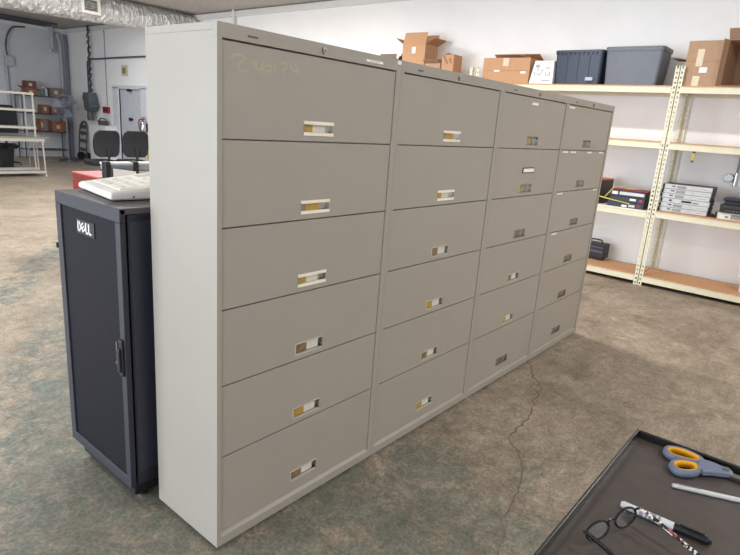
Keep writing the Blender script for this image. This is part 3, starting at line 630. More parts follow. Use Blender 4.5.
c = MB().tube(smooth_curve([(6.09, .71, ZL+.10), (6.095, .67, ZL+.16), (6.105, .62, ZL+.225), (6.15, .57, ZL+.228), (6.20, .50, ZL+.220), (6.25, .40, ZL+.219), (6.34, .34, ZL+.219)]), .0055).build('network_cable', M_cable, None, smooth=True)
tag(c, 'thin yellow cable looping up over the top of the electronics pile', 'cable')
# black device on the bottom shelf
t = thing('power_supply', 'black power unit on the bottom shelf beside the last cabinet', 'electronics', (6.42, .70, .126), (0, 0, math.radians(-4)))
MB().box(0, .16, 0, .28, .03, .22).build('case', M_black, t, .008)
MB().box(-.006, 0, .02, .26, .10, .13).box(-.006, 0, .02, .26, .16, .175).build('front_rib', mat('dark_wire', (84, 86, 94)), t)
MB().box(.02, .14, .03, .25, 0, .03).build('foot', M_black, t)
MB().tube(smooth_curve([(.05, .06, .22), (.05, .08, .26), (.05, .2, .26), (.05, .22, .22)]), .009).build('handle', M_black, t, smooth=True)
# wall: round box with conduit
t = thing('junction_box', 'round metal junction box on the white wall above the dark pile', 'junction box', (X1, -.45, 1.33))
MB().cyl((-.045, 0, 0), (0, 0, 0), .05, n=24).cyl((-.05, 0, 0), (-.045, 0, 0), .046, n=24).build('box', M_steel, t, .003, smooth=True)
MB().cyl((-.02, -.045, -.0), (-.02, -.085, 0), .014, n=10).cyl((-.02, -.07, -.09), (-.02, -.07, .06), .02, n=12).build('fitting', M_steel, t, smooth=True)
c = MB().cyl((X1-.02, -.52, 1.39), (X1-.02, -.52, 3.55), .010, n=10).build('conduit', M_conduit, None, smooth=True); tag(c, 'thin metal conduit rising from the round junction box', 'conduit')
c = MB().cyl((X1-.09, 8.85, 1.2), (X1-.09, 8.85, 3.68), .03, n=12).build('conduit', M_trim, None, smooth=True); tag(c, 'white vertical conduit on the wall, rising above the first cabinet', 'conduit')

# ------------------------------------------------------------------ black table with things on it
TZ = 1.045; TX, TY = .118, -1.332
t = thing('utility_cart', 'black metal cart with a lipped tray top in the near right corner', 'cart', (TX-.40, TY-.30, 0))
hx, hy = .40, .30
M_tray = mat('tray_black', (82, 75, 72), .34, var=.12, scale=26)
b = MB().box(-hx, hx, -hy, hy, TZ-.02, TZ).build('tray_top', M_tray, t)
r = MB(); w = .006; zt = TZ+.016
r.box(-hx, hx, hy-w, hy, TZ-.022, zt).box(-hx, hx, -hy, -hy+w, TZ-.022, zt).box(hx-w, hx, -hy+w, hy-w, TZ-.022, zt).box(-hx, -hx+w, -hy+w, hy-w, TZ-.022, zt)
r.build('rim', mat('rim_black', (30, 28, 28), .28), t, .002)
MB().box(-hx+.01, hx-.01, -hy+.01, hy-.01, .30, .32).build('lower_shelf', M_tray, t)
for sx in (-1, 1):
    for sy in (-1, 1):
        l = MB().box(sx*(hx-.05)-.012, sx*(hx-.05)+.012, sy*(hy-.05)-.012, sy*(hy-.05)+.012, .09, TZ-.02).build('leg', M_black, t, .003)
        MB().cyl((sx*(hx-.05)-.012, sy*(hy-.05), .035), (sx*(hx-.05)+.012, sy*(hy-.05), .035), .035, n=16).box(sx*(hx-.05)-.016, sx*(hx-.05)+.016, sy*(hy-.05)-.01, sy*(hy-.05)+.01, .03, .095).build('caster', M_black, l, smooth=True)
t = thing('ribbon', 'small magenta ribbon end poking out beneath the cart tray edge', 'ribbon', (-.29, TY-.001, TZ-.012))
MB().add([(-.012, 0, 0), (.012, 0, 0), (.010, .012, -.010), (-.010, .014, -.012), (-.012, 0, .0015), (.012, 0, .0015), (.010, .012, -.0085), (-.010, .014, -.0105)], [(0, 1, 2, 3), (4, 7, 6, 5), (0, 4, 5, 1), (1, 5, 6, 2), (2, 6, 7, 3), (3, 7, 4, 0)]).build('tail', mat('magenta', (196, 40, 92), .6), t)
# scissors
t = thing('scissors', 'scissors with blue-grey and yellow handles on the black cart tray', 'scissors', (0, 0, TZ))
M_sb = mat('blue_grey_grip', (112, 120, 142), .42); M_sy = mat('amber_grip', (236, 176, 34), .45)
R1 = [(0.0746, -1.3993), (0.0925, -1.3995), (0.1039, -1.418), (0.1043, -1.4392), (0.0954, -1.4594), (0.0762, -1.4535), (0.0665, -1.4349), (0.0643, -1.4132)]
R2 = [(0.0316, -1.4197), (0.0484, -1.4237), (0.0612, -1.4377), (0.0657, -1.4556), (0.0536, -1.4632), (0.0332, -1.4587), (0.018, -1.4442), (0.0167, -1.4303)]
def ringpair(R, z):
    P = smooth_curve([(x, y, z) for x, y in R], 5, True)
    cx = sum(p.x for p in P)/len(P); cy = sum(p.y for p in P)/len(P)
    o_ = MB().tube(P, .0048, 10, closed=True, flat=1.6).build('handle', M_sb, t, smooth=True)
    Q = [Vector((cx+(p.x-cx)*(1-.0042/max(.01, (p-Vector((cx, cy, p.z))).length)), cy+(p.y-cy)*(1-.0042/max(.01, (p-Vector((cx, cy, p.z))).length)), p.z)) for p in P]
    MB().tube(Q, .0030, 8, closed=True, flat=2.5).build('grip_lining', M_sy, o_, smooth=True)
ringpair(R1, .0085); ringpair(R2, .0085)
MB().prism([(.094, -1.455), (.098, -1.472), (.097, -1.49), (.0945, -1.510), (.089, -1.514), (.078, -1.512), (.069, -1.500), (.060, -1.485), (.046, -1.471), (.056, -1.461), (.074, -1.457)], .003, .0145).build('shank', M_sb, t, .003, segs=3)
MB().cyl((.0835, -1.503, .014), (.0835, -1.503, .0185), .0052, n=16).build('pivot', M_steel, t, smooth=True)
MB().prism([(.093, -1.50), (.0935, -1.56), (.0895, -1.60), (.082, -1.56), (.079, -1.50)], .006, .0078).build('blade', M_steel, t)
MB().prism([(.090, -1.50), (.090, -1.57), (.0885, -1.60), (.079, -1.56), (.077, -1.50)], .0082, .0098).build('blade', M_steel, t)
# silver pen
a, b_ = Vector((-.032, -1.4369, .0047)), Vector((.016, -1.552, .0047)); dd = (b_-a).normalized()
t = thing('ballpoint_pen', 'slim silver pen between the scissors and the white marker', 'pen', (0, 0, TZ))
MB().cyl(a, a+dd*.008, .0034, .0044, n=16).cyl(a+dd*.008, b_, .0044, n=16).build('barrel', mat('satin_silver', (224, 222, 220), .35, .3, var=.02), t, smooth=True)
MB().cyl(b_, b_+dd*.016, .0042, .001, n=16).build('tip', M_steel, t, smooth=True)
q = dd.cross(Vector((0, 0, 1)))
MB().tube([a+dd*.01+Vector((0, 0, .0055)), a+dd*.045+Vector((0, 0, .0052))], .0011, 6).build('clip', M_steel, t, smooth=True)
# white marker with a black cap
a, b_ = Vector((-.162, -1.386, .0065)), Vector((-.156, -1.522, .0065)); dd = (b_-a).normalized()
t = thing('marker_pen', 'white barrelled marker pen with a black cap beside the eyeglasses', 'marker', (0, 0, TZ))
MB().cyl(a, a+dd*.004, .0045, .0058, n=16).cyl(a+dd*.004, a+dd*.082, .0062, n=16).build('barrel', mat('marker_white', (222, 222, 226), .45), t, smooth=True)
pm = MB()
for u0, u1 in ((.03, .036), (.039, .042), (.045, .055), (.058, .062)): pm.cyl(a+dd*u0, a+dd*u1, .00635, n=16, caps=False)
pm.build('barrel_print', mat('marker_print', (150, 150, 158), .5), t, smooth=True)
MB().cyl(a+dd*.082, b_-dd*.006, .0066, .0062, n=16).cyl(b_-dd*.006, b_, .0062, .004, n=16).build('cap', M_black, t, smooth=True)
MB().tube([a+dd*.09+Vector((0, 0, .0075)), a+dd*.125+Vector((0, 0, .0078))], .0016, 6).build('clip', M_black, t, smooth=True)
# eyeglasses: frame front stands on its lower rims, arms run back to the tray
t = thing('eyeglasses', 'black rimmed eyeglasses with patterned arms resting open on the black cart tray', 'eyeglasses', (-.247, -1.402, TZ+.0005), (0, 0, math.atan2(-.046, .13)))
Tg = Matrix.Rotation(math.radians(-22), 4, 'X')      # front leans back
M_gf = mat('glasses_black', (20, 20, 22), .25)
M_gl = bpy.data.materials.new('clear_lens'); M_gl.use_nodes = True; nt = M_gl.node_tree; nt.nodes.remove(nt.nodes['Principled BSDF'])
g1 = nt.nodes.new('ShaderNodeBsdfTransparent'); g1.inputs[0].default_value = (.9, .92, .94, 1); g2 = nt.nodes.new('ShaderNodeBsdfGlossy'); g2.inputs['Roughness'].default_value = .12; mx = nt.nodes.new('ShaderNodeMixShader'); mx.inputs[0].default_value = .2
nt.links.new(g1.outputs[0], mx.inputs[1]); nt.links.new(g2.outputs[0], mx.inputs[2]); nt.links.new(mx.outputs[0], nt.nodes['Material Output'].inputs[0])
fm = MB(); lm = MB()
for s in (-1, 1):
    P = [(s*(.034+math.cos(u)*.0265*(1 if abs(math.cos(u)) < .9 else .97)), 0, .0185+math.sin(u)*.0128+(.002 if math.cos(u)*s > 0 and s > 0 else 0)) for u in [2*PI*i/28 for i in range(28)]]
    fm.tube([Tg@Vector(p) for p in P], .0019, 8, closed=True)
    n = len(P); vs = [Tg@Vector((p[0], .0006, p[2])) for p in P]+[Tg@Vector((p[0], -.0006, p[2])) for p in P]
    lm.add(vs, [tuple(range(n)), tuple(range(2*n-1, n-1, -1))]+[(i, (i+1) % n, n+(i+1) % n, n+i) for i in range(n)])
fm.tube([Tg@Vector(p) for p in smooth_curve([(-.010, 0, .022), (-.004, 0, .026), (.004, 0, .026), (.010, 0, .022)])], .0016, 8)
for s in (-1, 1): fm.tube([Tg@Vector(p) for p in [(s*.058, 0, .024), (s*.064, -.001, .026), (s*.0655, -.006, .026)]], .002, 8)
fm.build('frame', M_gf, t, smooth=True); lm.build('lens', M_gl, t)
M_pat = bpy.data.materials.new('patterned_arm'); M_pat.use_nodes = True; nt = M_pat.node_tree; bb = nt.nodes['Principled BSDF']; bb.inputs['Roughness'].default_value = .35
tc = nt.nodes.new('ShaderNodeTexCoord'); vo = nt.nodes.new('ShaderNodeTexVoronoi'); vo.inputs['Scale'].default_value = 260; rp = nt.nodes.new('ShaderNodeValToRGB'); rp.color_ramp.interpolation = 'CONSTANT'
nt.links.new(tc.outputs['Object'], vo.inputs['Vector']); nt.links.new(vo.outputs['Color'], rp.inputs['Fac']); nt.links.new(rp.outputs['Color'], bb.inputs['Base Color'])
e = rp.color_ramp.elements; e[0].position = 0; e[0].color = (*L((26, 24, 26)), 1); e[1].position = .42; e[1].color = (*L((226, 222, 216)), 1); q = e.new(.72); q.color = (*L((170, 70, 60)), 1); q = e.new(.8); q.color = (*L((28, 26, 28)), 1)
for s in (-1, 1):
    h = Tg@Vector((s*.0655, -.006, .026))
    P = smooth_curve([h, h+Vector((0, -.03, -.002)), h+Vector((-s*.001, -.075, -.008)), h+Vector((-s*.002, -.105, -.012)), Vector((h.x-s*.004, h.y-.135, .0045))])
    MB().tube(P, .0024, 8, flat=1.5).build('temple', M_pat if s > 0 else mat('glasses_black'  , (20, 20, 22)), t, smooth=True)

# ------------------------------------------------------------------ far left: foil duct, pipes, wall fittings
t = thing('air_duct', 'silver foil wrapped air duct running under the ceiling', 'duct', (0, 10.3, 3.40))
mb = MB(); rings = []
rnd = random.Random(4); N = 44
for i in range(N+1):
    x = -5.9+(6.6+5.9)*i/N; u = max(0, min(1, (x-2.5)/4.1)); r0 = .30-.10*u; zc = -.03+.07*u
    rings.append([(x, math.cos(a)*r0*(1+rnd.uniform(-.025, .025)), zc+math.sin(a)*min(r0, .26)*(1+rnd.uniform(-.025, .025))) for a in [2*PI*k/20 for k in range(20)]])
mb.loft(rings).build('duct_body', M_foil, t, smooth=True)
g_ = MB(); gx0, gx1 = 4.08, 4.43
for a in ((gx0, gx0+.05, -.15, .14), (gx1-.05, gx1, -.15, .14), (gx0+.05, gx1-.05, -.15, -.10), (gx0+.05, gx1-.05, .09, .14)): g_.box(a[0], a[1], -.30, -.22, a[2], a[3])
f_ = g_.build('grille_frame', M_white, t, .003)
g_ = MB().box(gx0+.04, gx1-.04, -.25, -.23, -.11, .10, 1)
for i in range(7): g_.box(gx0+.05, gx1-.05, -.285, -.25, -.095+i*.028, -.088+i*.028)
g_.build('grille_slats', [mat('slat_grey', (128, 126, 124), .5), M_grey], f_)
for x in (3.2, 5.0, 6.2):
    MB().cyl((x, 0, .22), (x, 0, .28), .012, n=8).build('hanger', M_conduit, t)
def pipe(name, label, pts, r, m=M_conduit, cat='pipe', sub=5, n=10, group=None):
    o = MB().tube(smooth_curve(pts, sub) if sub else pts, r, n).build(name, m, None, smooth=True); tag(o, label, cat, group); return o
M_bl = mat('bluish_pipe', (112, 118, 134), .6); M_bl2 = mat('pale_pipe', (182, 184, 192), .6)
pipe('pipe', 'pale vertical pipe in the far corner, left one of the pair', [(6.52, 17.0, 0.0), (6.52, 17.0, 1.5), (6.52, 17.0, 3.0), (6.5, 17.0, 3.3), (6.42, 16.96, 3.52)], .05, M_bl2)
pipe('pipe', 'dark blue-grey vertical pipe in the far corner, right one of the pair', [(6.60, 16.82, 0.0), (6.60, 16.82, 1.5), (6.60, 16.82, 3.2), (6.57, 16.84, 3.5)], .045, M_bl)
pipe('pipe', 'white pipe stub with an elbow coming down from the ceiling', [(6.25, 16.9, 3.66), (6.25, 16.9, 3.3), (6.25, 16.9, 3.08), (6.22, 16.88, 3.02), (6.15, 16.8, 3.01)], .05, M_bl2)
pipe('conduit', 'white vertical conduit below the box on the far left wall', [(5.07, 17.05, 0), (5.07, 17.05, 2.46)], .04, M_bl2, 'conduit', 0)
t = thing('electrical_box', 'pale square electrical box on the far left wall', 'electrical box', (5.14, 17.1, 2.6))
MB().box(-.10, .11, -.12, 0, -.13, .13).build('box', M_bl2, t, .01)
MB().box(-.09, .10, -.13, -.12, -.12, .12).build('cover', M_bl2, t, .005)
pipe('cable', 'black cable curving down the far left wall', [(5.6, 16.98, 3.55), (5.3, 16.98, 3.5), (5.15, 16.98, 3.3), (5.08, 16.98, 3.0), (5.1, 16.98, 2.75)], .022, M_wire, 'cable')
for i in range(3):
    pipe('conduit', ['uppermost dark conduit under the ceiling at the far left', 'middle dark conduit under the ceiling at the far left', 'lowest dark conduit under the ceiling at the far left'][i], [(2.0, 15.6+i*.35, 3.62), (5.9, 15.6+i*.35, 3.60)], .03, M_wire, 'conduit', 0, group='dark conduits under the ceiling')
pipe('conduit', 'dark conduit turning the corner across the far wall above the door', [(6.66, 15.63, 1.9), (6.66, 15.63, 2.6), (6.66, 15.60, 2.76), (6.66, 15.45, 2.82), (6.66, 15.0, 2.82), (6.66, 13.5, 2.84), (6.66, 8.9, 2.86)], .022, mat('dark_conduit', (72, 74, 86), .5), 'conduit')
pipe('conduit', 'thin grey conduit running up the far wall beside the fire alarm', [(6.69, 14.62, 1.6), (6.69, 14.62, 3.55)], .012, M_conduit, 'conduit', 0)
# hoist bundle
t = thing('chain_hoist', 'grey-green hoist box hanging on a twisted chain left of the far door', 'hoist', (6.5, 15.25, 1.16))
P = [(.06+.02*math.sin(k*1.7), .05+.035*math.sin(k*2.3), .78+k*.052) for k in range(35)]
MB().tube(P, .022, 6).tube([(p[0]+.02, -p[1]+.08, p[2]) for p in P], .016, 6).build('chain', M_wire, t, smooth=True)
M_gg = mat('grey_green', (84, 92, 96), .6, var=.2, scale=10)
MB().loft([rrect(.22, .30, .05, .26, cx=.03), rrect(.26, .40, .05, .34, cx=.03), rrect(.26, .42, .05, .50, cx=.03), rrect(.26, .44, .05, .60, cx=.03, cy=.06), rrect(.22, .40, .05, .76, cx=.03, cy=.06)]).build('hoist_body', M_gg, t, .01, smooth=True)
MB().loft([rrect(.12, .14, .03, 0), rrect(.16, .18, .04, .08), rrect(.14, .16, .04, .26)]).build('hook_block', M_gg, t, smooth=True)
MB().box(-.10, .13, -.28, -.2, .36, .46).build('control', M_gg, t, .01)
# sign, fire alarm, light switch, extinguisher
t = thing('wall_notice', 'small cream framed notice on the far wall above the door', 'notice', (X1, 13.58, 2.53))
MB().box(-.02, 0, -.17, .16, -.14, .13).build('frame', mat('cream_frame', (206, 196, 158), .6), t, .003)
MB().box(-.024, -.02, -.06, .10, -.09, .06).build('print', mat('notice_print', (130, 122, 100), .7, var=.4, scale=30), t)
t = thing('fire_alarm', 'red fire alarm box on the far wall left of the door', 'fire alarm', (X1, 14.66, 1.48))
MB().box(-.06, 0, -.18, .16, -.08, .09).build('box', mat('alarm_red', (150, 36, 52), .5), t, .01)
MB().box(-.065, -.06, -.14, -.02, -.04, .05).box(-.065, -.06, .02, .12, -.04, .05).build('panel', mat('alarm_dark', (110, 26, 40), .5), t)
t = thing('light_switch', 'small black switch on the far wall under the hoist', 'switch', (X1, 15.75, 1.28))
MB().box(-.03, 0, -.05, .05, -.1, .1).build('plate', M_black, t, .004)
MB().box(-.04, -.03, -.015, .015, -.03, .03).build('toggle', M_black, t)
t = thing('fire_extinguisher', 'red and chrome fire extinguisher hanging beside the far door', 'fire extinguisher', (6.56, 12.50, .93))
MB().loft([[(math.cos(a)*r, math.sin(a)*r, z) for a in [2*PI*k/18 for k in range(18)]] for r, z in ((.06, 0), (.075, .02), (.075, .28), (.05, .34), (.025, .37))]).build('cylinder', M_steel, t, smooth=True)
MB().cyl((0, 0, .36), (0, 0, .42), .025, n=12).box(-.02, .02, -.07, .06, .40, .425).box(-.02, .02, -.09, .02, .44, .46).build('valve', M_red, t, .003)
MB().tube(smooth_curve([(0, .04, .41), (-.03, .13, .38), (-.03, .15, .25), (-.02, .12, .12)]), .014).build('hose', M_red, t, smooth=True)
MB().box(.07, .13, -.03, .03, .1, .3).build('bracket', M_black, t)
# wire rack of cartons against the far left wall
t = thing('wire_shelf', 'dark wire shelving full of cartons against the far left wall', 'shelving unit', (5.2, 16.5, 0))
for x in (0, 1.2):
    for y in (0, .5): MB().cyl((x, y, 0), (x, y, 1.82), .018, n=8).build('post', M_wire, t)
for z in (.25, .76, 1.26, 1.74):
    w = MB().box(0, 1.2, -.006, .006, z-.03, z-.006).box(0, 1.2, .494, .506, z-.03, z-.006)
    for i in range(31): w.box(i*.04-.003, i*.04+.003, 0, .5, z-.006, z)
    w.build('wire_deck', M_wire, t)
def small_carton(label, x, y, z, w, d, h, m, lid=0.):
    t = thing('cardboard_box', label, 'cardboard box', (x, y, z+.001), group='cartons on the far wire shelving')
    MB().box(0, w, 0, d, 0, h).build('body', m, t, .004)
    if lid:
        MB().add([(-.1, -.01, h+.05), (0, -.01, h), (0, d, h), (-.1, d, h+.05), (-.1, -.01, h+.06), (0, -.01, h+.01), (0, d, h+.01), (-.1, d, h+.06)], [(0, 1, 2, 3), (4, 7, 6, 5), (0, 4, 5, 1), (1, 5, 6, 2), (2, 6, 7, 3), (3, 7, 4, 0)]).build('flap', M_cardi, t)
        MB().add([(w, -.01, h), (w+.12, -.01, h-.04), (w+.12, d, h-.04), (w, d, h), (w, -.01, h+.01), (w+.12, -.01, h-.03), (w+.12, d, h-.03), (w, d, h+.01)], [(0, 1, 2, 3), (4, 7, 6, 5), (0, 4, 5, 1), (1, 5, 6, 2), (2, 6, 7, 3), (3, 7, 4, 0)]).build('flap', M_cardi, t)
    MB().box(w*.3, w*.6, -.002, 0, h*.3, h*.7).build('paper_label', M_tape, t)
    return t
M_cdk = mat('cardboard_far', (140, 98, 78), .85, var=.1)
small_carton('open-flapped brown carton at the left end of the top wire shelf', 5.33, 16.55, 1.741, .30, .3, .17, M_cdk, 1)
small_carton('small brown carton stacked on the flapped carton of the far wire shelving', 5.35, 16.57, 1.92, .28, .24, .20, mat('cardboard_dark_red', (118, 74, 64), .85))
small_carton('grey-brown carton with a pale top at the right end of the top wire shelf', 5.98, 16.55, 1.741, .34, .3, .24, mat('cardboard_grey', (120, 108, 104), .85))
small_carton('brown carton on the third wire shelf, left of the fan', 5.72, 16.55, 1.261, .2, .3, .24, M_cdk)
small_carton('brown carton with a white label on the third wire shelf behind the fan', 5.96, 16.55, 1.261, .26, .3, .20, M_cdk)
small_carton('narrow upright brown carton at the left end of the second wire shelf', 5.64, 16.55, .761, .12, .3, .34, M_cdk)
small_carton('open brown carton at the right end of the second wire shelf', 5.98, 16.55, .761, .34, .3, .27, mat('cardboard_orange', (158, 104, 78), .85, var=.1), 1)
t = thing('spray_can', 'green can standing on the top wire shelf', 'can', (5.80, 16.6, 1.742)); MB().cyl((0, 0, 0), (0, 0, .2), .035, n=14).build('body', mat('green_can', (80, 120, 100), .5), t, smooth=True); MB().cyl((0, 0, .2), (0, 0, .24), .022, n=12).build('cap', M_white, t, smooth=True)
t = thing('spray_can', 'white can standing on the top wire shelf, right of the green can', 'can', (5.89, 16.6, 1.742)); MB().cyl((0, 0, 0), (0, 0, .17), .035, n=14).build('body', M_bl2, t, smooth=True); MB().cyl((0, 0, .17), (0, 0, .20), .022, n=12).build('cap', M_white, t, smooth=True)
# pedestal fan
t = thing('pedestal_fan', 'large round caged pedestal fan in front of the wire shelving', 'fan', (5.98, 15.6, 0), (0, 0, math.radians(62)))
MB().cyl((0, 0, 0), (0, 0, .05), .26, .24, n=28).build('base', M_wire, t, smooth=True)
MB().cyl((0, 0, .05), (0, 0, 1.45), .022, n=12).build('pole', M_conduit, t, smooth=True)
cage = MB()
for x, r in ((-.14, .12), (-.13, .20), (-.09, .29), (-.02, .33), (.06, .28), (.10, .16)):
    cage.tube([(x, math.cos(a)*r, 1.50+math.sin(a)*r) for a in [2*PI*k/28 for k in range(28)]], .006, 6, closed=True)
for k in range(28):
    a = 2*PI*k/28; cage.tube([(x, math.cos(a)*r, 1.50+math.sin(a)*r) for x, r in ((-.145, .06), (-.13, .20), (-.09, .29), (-.02, .33), (.06, .28), (.11, .08))], .0035, 5)
cage.build('cage', M_conduit, t, smooth=True)
MB().cyl((-.02, 0, 1.52), (.20, 0, 1.52), .08, n=16).cyl((-.15, 0, 1.52), (-.14, 0, 1.52), .06, n=16).build('motor', M_wire, t, smooth=True)
for k in range(3):
    a = 2*PI*k/3+.3; ca, sa = math.cos(a), math.sin(a)
    pr_ = [(-.05, .05, -.04), (-.08, .29, -.13), (-.02, .29, .13), (-.02, .05, .05)]
    vs = [(x, u*ca-v*sa, 1.50+u*sa+v*ca) for x, u, v in pr_]; MB().add(vs+[(x+.006, y, z) for x, y, z in vs], [(0, 1, 2, 3), (7, 6, 5, 4), (0, 4, 5, 1), (1, 5, 6, 2), (2, 6, 7, 3), (3, 7, 4, 0)]).build('blade', M_conduit, t)
# hand truck leaning by the corner
t = thing('hand_truck', 'dark arched hand truck standing against the far wall right of the corner pipes', 'hand truck', (6.5, 16.05, 0))
MB().tube(smooth_curve([(.06, -.24, .05), (.09, -.24, .5), (.13, -.22, .9), (.15, -.1, 1.08), (.15, .1, 1.08), (.13, .22, .9), (.09, .24, .5), (.06, .24, .05)]), .022).build('frame', M_wire, t, smooth=True)
s_ = MB()
for z in (.25, .5, .72, .9): s_.box(.055+z*.07, .075+z*.07, -.23, .23, z, z+.10)
s_.build('cross_slat', mat('slat_dark', (92, 90, 96), .6), t)
MB().box(-.16, .08, -.22, .22, .0, .012).build('toe_plate', M_wire, t)
for s in (-1, 1): MB().cyl((.12, s*.20, .11), (.12, s*.25, .11), .11, n=18).build('wheel', M_black, t, smooth=True)
# white cabinet with a basket
t = thing('low_cabinet', 'low white cabinet against the far wall left of the door', 'cabinet', (6.40, 14.15, 0))
MB().box(0, .28, 0, 1.0, .06, 1.04).build('body', mat('pale_cabinet', (232, 232, 230), .6), t, .005)
MB().box(-.015, .28, -.01, 1.01, 1.04, 1.07).build('top', mat('pale_cabinet', (232, 232, 230)), t, .003)
MB().box(.03, .25, .03, .97, 0, .06).build('plinth', M_grey, t)
for y in (.02, .51):
    o = MB().box(-.014, 0, y, y+.47, .08, 1.02).build('door', mat('pale_cabinet', (232, 232, 230)), t, .004)
    MB().box(-.026, -.014, y+.06 if y > .3 else y+.40, y+.08 if y > .3 else y+.42, .5, .66).build('handle', M_grey, o)
t = thing('basket', 'dark basket on the low white cabinet', 'basket', (6.54, 14.62, 1.071))
rings = [[(math.cos(a)*r*.55, math.sin(a)*r*1.1, z) for a in [2*PI*k/20 for k in range(20)]] for r, z in ((.16, 0), (.21, .12), (.20, .12), (.15, .01))]
MB().loft(rings).build('bowl', mat('basket_brown', (86, 76, 76), .8, var=.3, scale=30), t, smooth=True)
MB().tube(smooth_curve([(0, -.22, .12), (0, -.12, .17), (0, .1, .18), (0, .22, .12)]), .016).build('handle', mat('basket_brown', (86, 76, 76)), t, smooth=True)

# office chairs
def office_chair(label, loc, rz, back_h=1.08, arms=True):
    t = thing('office_chair', label, 'office chair', loc, (0, 0, rz), group='black office chairs in the far room')
    MB().loft([rrect(.44, .48, .08, .44), rrect(.50, .52, .1, .47), rrect(.50, .52, .1, .52), rrect(.44, .46, .1, .545)]).build('seat', M_fabric, t, smooth=True)
    N = 10; rg = []
    for i in range(N+1):
        u = i/N; z = .62+(back_h-.62)*u; w = .50+.05*math.sin(u*PI); w = w*math.sqrt(max(.5, 1-abs(2*u-1)**6*.5)); xo = .22+.05*u-.04*math.sin(u*PI)
        rg.append([(xo, -w/2, z), (xo-.02, -w/4, z), (xo-.0, 0, z), (xo-.02, w/4, z), (xo, w/2, z), (xo+.05, w/2, z), (xo+.06, 0, z), (xo+.05, -w/2, z)])
    MB().loft(rg).build('backrest', M_fabric, t, .012, smooth=True)
    MB().tube(smooth_curve([(.05, 0, .44), (.24, 0, .46), (.30, 0, .60), (.30, 0, .80)]), .025).build('back_support', M_black, t, smooth=True)
    MB().cyl((0, 0, .10), (0, 0, .44), .028, n=12).build('gas_column', M_black, t, smooth=True)
    for k in range(5):
        a = 2*PI*k/5+.2; l = MB().tube([(0, 0, .12), (math.cos(a)*.30, math.sin(a)*.30, .085)], [.03, .018], 8).build('base_arm', M_black, t, smooth=True)
        MB().cyl((math.cos(a)*.30-math.sin(a)*.025, math.sin(a)*.30+math.cos(a)*.025, .03), (math.cos(a)*.30+math.sin(a)*.025, math.sin(a)*.30-math.cos(a)*.025, .03), .03, n=14).build('caster', M_black, l, smooth=True)
    if arms:
        for s in (-1, 1):
            MB().tube(smooth_curve([(.0, s*.24, .46), (.02, s*.30, .50), (.0, s*.30, .66), (-.14, s*.29, .68), (.14, s*.29, .68)], 4), .018).build('armrest', M_black, t, smooth=True)
    return t
office_chair('black office chair with its back to the camera, left of the pair beyond the rack', (4.38, 10.2, 0), math.radians(-86), 1.14, False)
office_chair('black office chair beside the cabinet edge, right of the pair beyond the rack', (4.99, 10.15, 0), math.radians(-94), 1.15, False)
office_chair('black high-backed office chair behind the packing table at the left edge', (4.0, 14.4, 0), math.radians(-100), 1.46)
# dark bench and yellow bucket by the door
t = thing('work_stool', 'low dark bench beside the office chairs, under the extinguisher', 'bench', (6.25, 11.55, 0))
MB().box(-.25, .25, -.35, .35, .66, .74).build('top', M_black, t, .01)
for sx in (-1, 1):
    for sy in (-1, 1): MB().box(sx*.21-.02, sx*.21+.02, sy*.31-.02, sy*.31+.02, 0, .66).build('leg', M_black, t)
t.name = 'work_bench'
t = thing('mop_bucket', 'yellow mop bucket at the foot of the dark bench', 'bucket', (5.98, 10.75, 0))
MB().loft([rrect(.30, .40, .06, .08), rrect(.38, .50, .07, .62), rrect(.41, .53, .07, .63), rrect(.41, .53, .07, .66), rrect(.34, .46, .06, .66), rrect(.28, .36, .06, .12)]).build('tub', M_yellow, t, smooth=True)
for sx in (-1, 1):
    for sy in (-1, 1): MB().cyl((sx*.11, sy*.15-.012, .035), (sx*.11, sy*.15+.012, .035), .035, n=14).box(sx*.11-.012, sx*.11+.012, sy*.15-.012, sy*.15+.012, .04, .09).build('caster', M_black, t, smooth=True)
MB().tube(smooth_curve([(0, -.26, .6), (0, -.28, .8), (0, 0, .86), (0, .28, .8), (0, .26, .6)]), .01).build('handle', M_black, t, smooth=True)

# packing table with upright shelves
M_pw = mat('packing_white', (186, 182, 174), .55); M_top = mat('laminate_top', (140, 136, 128), .35)
def packing_table(label, x1, y0, depth, shelves, xl=2.0):
    t = thing('packing_table', label, 'workbench', (x1, y0, 0), group='pale packing tables at the left edge'); W = x1-xl
    MB().box(-W, .0, 0, depth, .82, .85).build('tabletop', M_top, t, .004)
    for x in (-.14, -.5 if False else -W+.1):
        for y in (.04, depth-.06):
            l = MB().tube([(x, y, .80), (x+.02 if x > -1 else x, y, .06)], .017, 8).build('leg', M_pw, t, smooth=True)
            MB().cyl((x+.03, y, 0), (x+.03, y, .02), .035, n=12).cyl((x+.03, y, .02), (x+.025, y, .07), .012, n=8).build('foot', M_pw, l, smooth=True)
    MB().box(-W+.06, -.10, .02, .06, .75, .82).box(-W+.06, -.10, depth-.08, depth-.04, .75, .82).build('apron', M_pw, t, .003)
    MB().box(-W+.08, -.10, .03, .07, .07, .12).box(-W+.08, -.10, depth-.09, depth-.05, .07, .12).box(-W+.08, -.12, .07, depth-.09, .09, .10).build('lower_shelf', M_pw, t, .003)
    if shelves:
        for y in (.06, depth-.1):
            for x in (-.27, -W+.2): MB().box(x-.016, x+.016, y-.016, y+.016, .85, 1.77).build('upright', M_pw, t, .003)
        for z, d in ((1.06, .30), (1.42, .30), (1.76, .30)):
            MB().box(-W+.15, -.24, .03, .06, z-.045, z).box(-W+.15, -.24, .06, .06+d, z-.012, z).build('shelf', M_pw, t, .003)
    return t
packing_table('pale packing table with three raised shelves at the left edge', 4.16, 12.1, .62, True)
packing_table('pale packing table standing behind the one with raised shelves', 4.3, 12.85, .6, False)
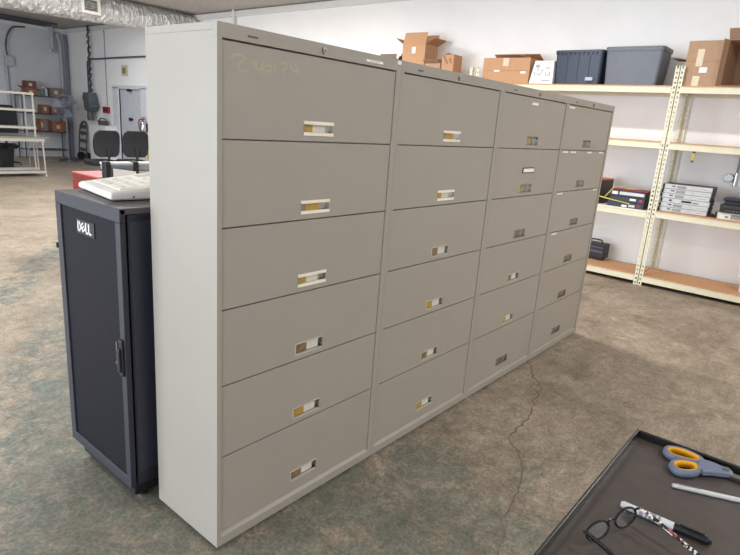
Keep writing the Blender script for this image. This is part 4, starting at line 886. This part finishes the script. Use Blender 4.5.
t = thing('plastic_bin', 'black bin under the packing tables', 'bin', (3.55, 13.1, .121))
MB().loft([rrect(.28, .28, .04, 0), rrect(.36, .34, .04, .42), rrect(.34, .32, .04, .42), rrect(.26, .26, .04, .01)]).build('tub', M_black, t, smooth=True)
# red tool chest and silver case behind the rack
t = thing('tool_chest', 'red metal tool chest behind the server rack', 'tool chest', (1.66, 4.45, 0), (0, 0, 0))
MB().box(0, .95, 0, .62, .06, .885).build('body', M_red, t, .006)
MB().box(-.004, .955, -.004, .624, .885, .90).build('top', mat('pink_red_top', (168, 92, 86), .45), t, .003)
for z0, z1 in ((.10, .32), (.34, .52), (.54, .70), (.72, .86)):
    o = MB().box(-.012, 0, .03, .59, z0, z1).build('drawer', M_red, t, .004)
    MB().box(-.03, -.012, .12, .50, z1-.03, z1-.015).build('handle', M_steel, o, .003)
for x in (.08, .87):
    for y in (.08, .54): MB().cyl((x-.012, y, .03), (x+.012, y, .03), .03, n=12).build('caster', M_black, t, smooth=True)
t = thing('flight_case', 'tall pale grey case with black straps and a white sheet between the rack and cabinet', 'case', (1.345, 3.60, 0))
MB().box(0, 1.05, 0, .10, .06, 1.06).build('body', mat('grey_shell', (168, 170, 174), .45), t, .015)
MB().box(-.004, 1.054, -.004, .104, 1.062, 1.115).build('lid', mat('pale_shell', (150, 152, 156), .45), t, .012, segs=3)
MB().box(-.006, 1.056, -.008, .106, 1.115, 1.135).build('edge_trim', M_white, t, .004)
for x, z0 in ((-.012, .88), (.255, 1.03)):
    MB().box(x, x+.048, -.022, .06, z0, 1.145).build('corner_strap', M_black, t, .006)
MB().box(.04, .25, -.02, -.0, 1.085, 1.115).build('carry_handle', mat('handle_blue_grey', (112, 122, 136), .45), t, .006)
for x in (.1, .95):
    for y in (.05,): MB().cyl((x, y-.015, .03), (x, y+.015, .03), .03, n=12).cyl((x, y, .03), (x, y, .06), .01, n=6).build('caster', M_black, t, smooth=True)
MB().add([(.05, -.030, .80), (.29, -.030, .80), (.27, -.026, 1.055), (.055, -.026, 1.085), (.05, -.027, .80), (.29, -.027, .80), (.27, -.023, 1.055), (.055, -.023, 1.085)], [(0, 1, 2, 3), (4, 7, 6, 5), (0, 4, 5, 1), (1, 5, 6, 2), (2, 6, 7, 3), (3, 7, 4, 0)]).build('paper_sheet', M_label, t)
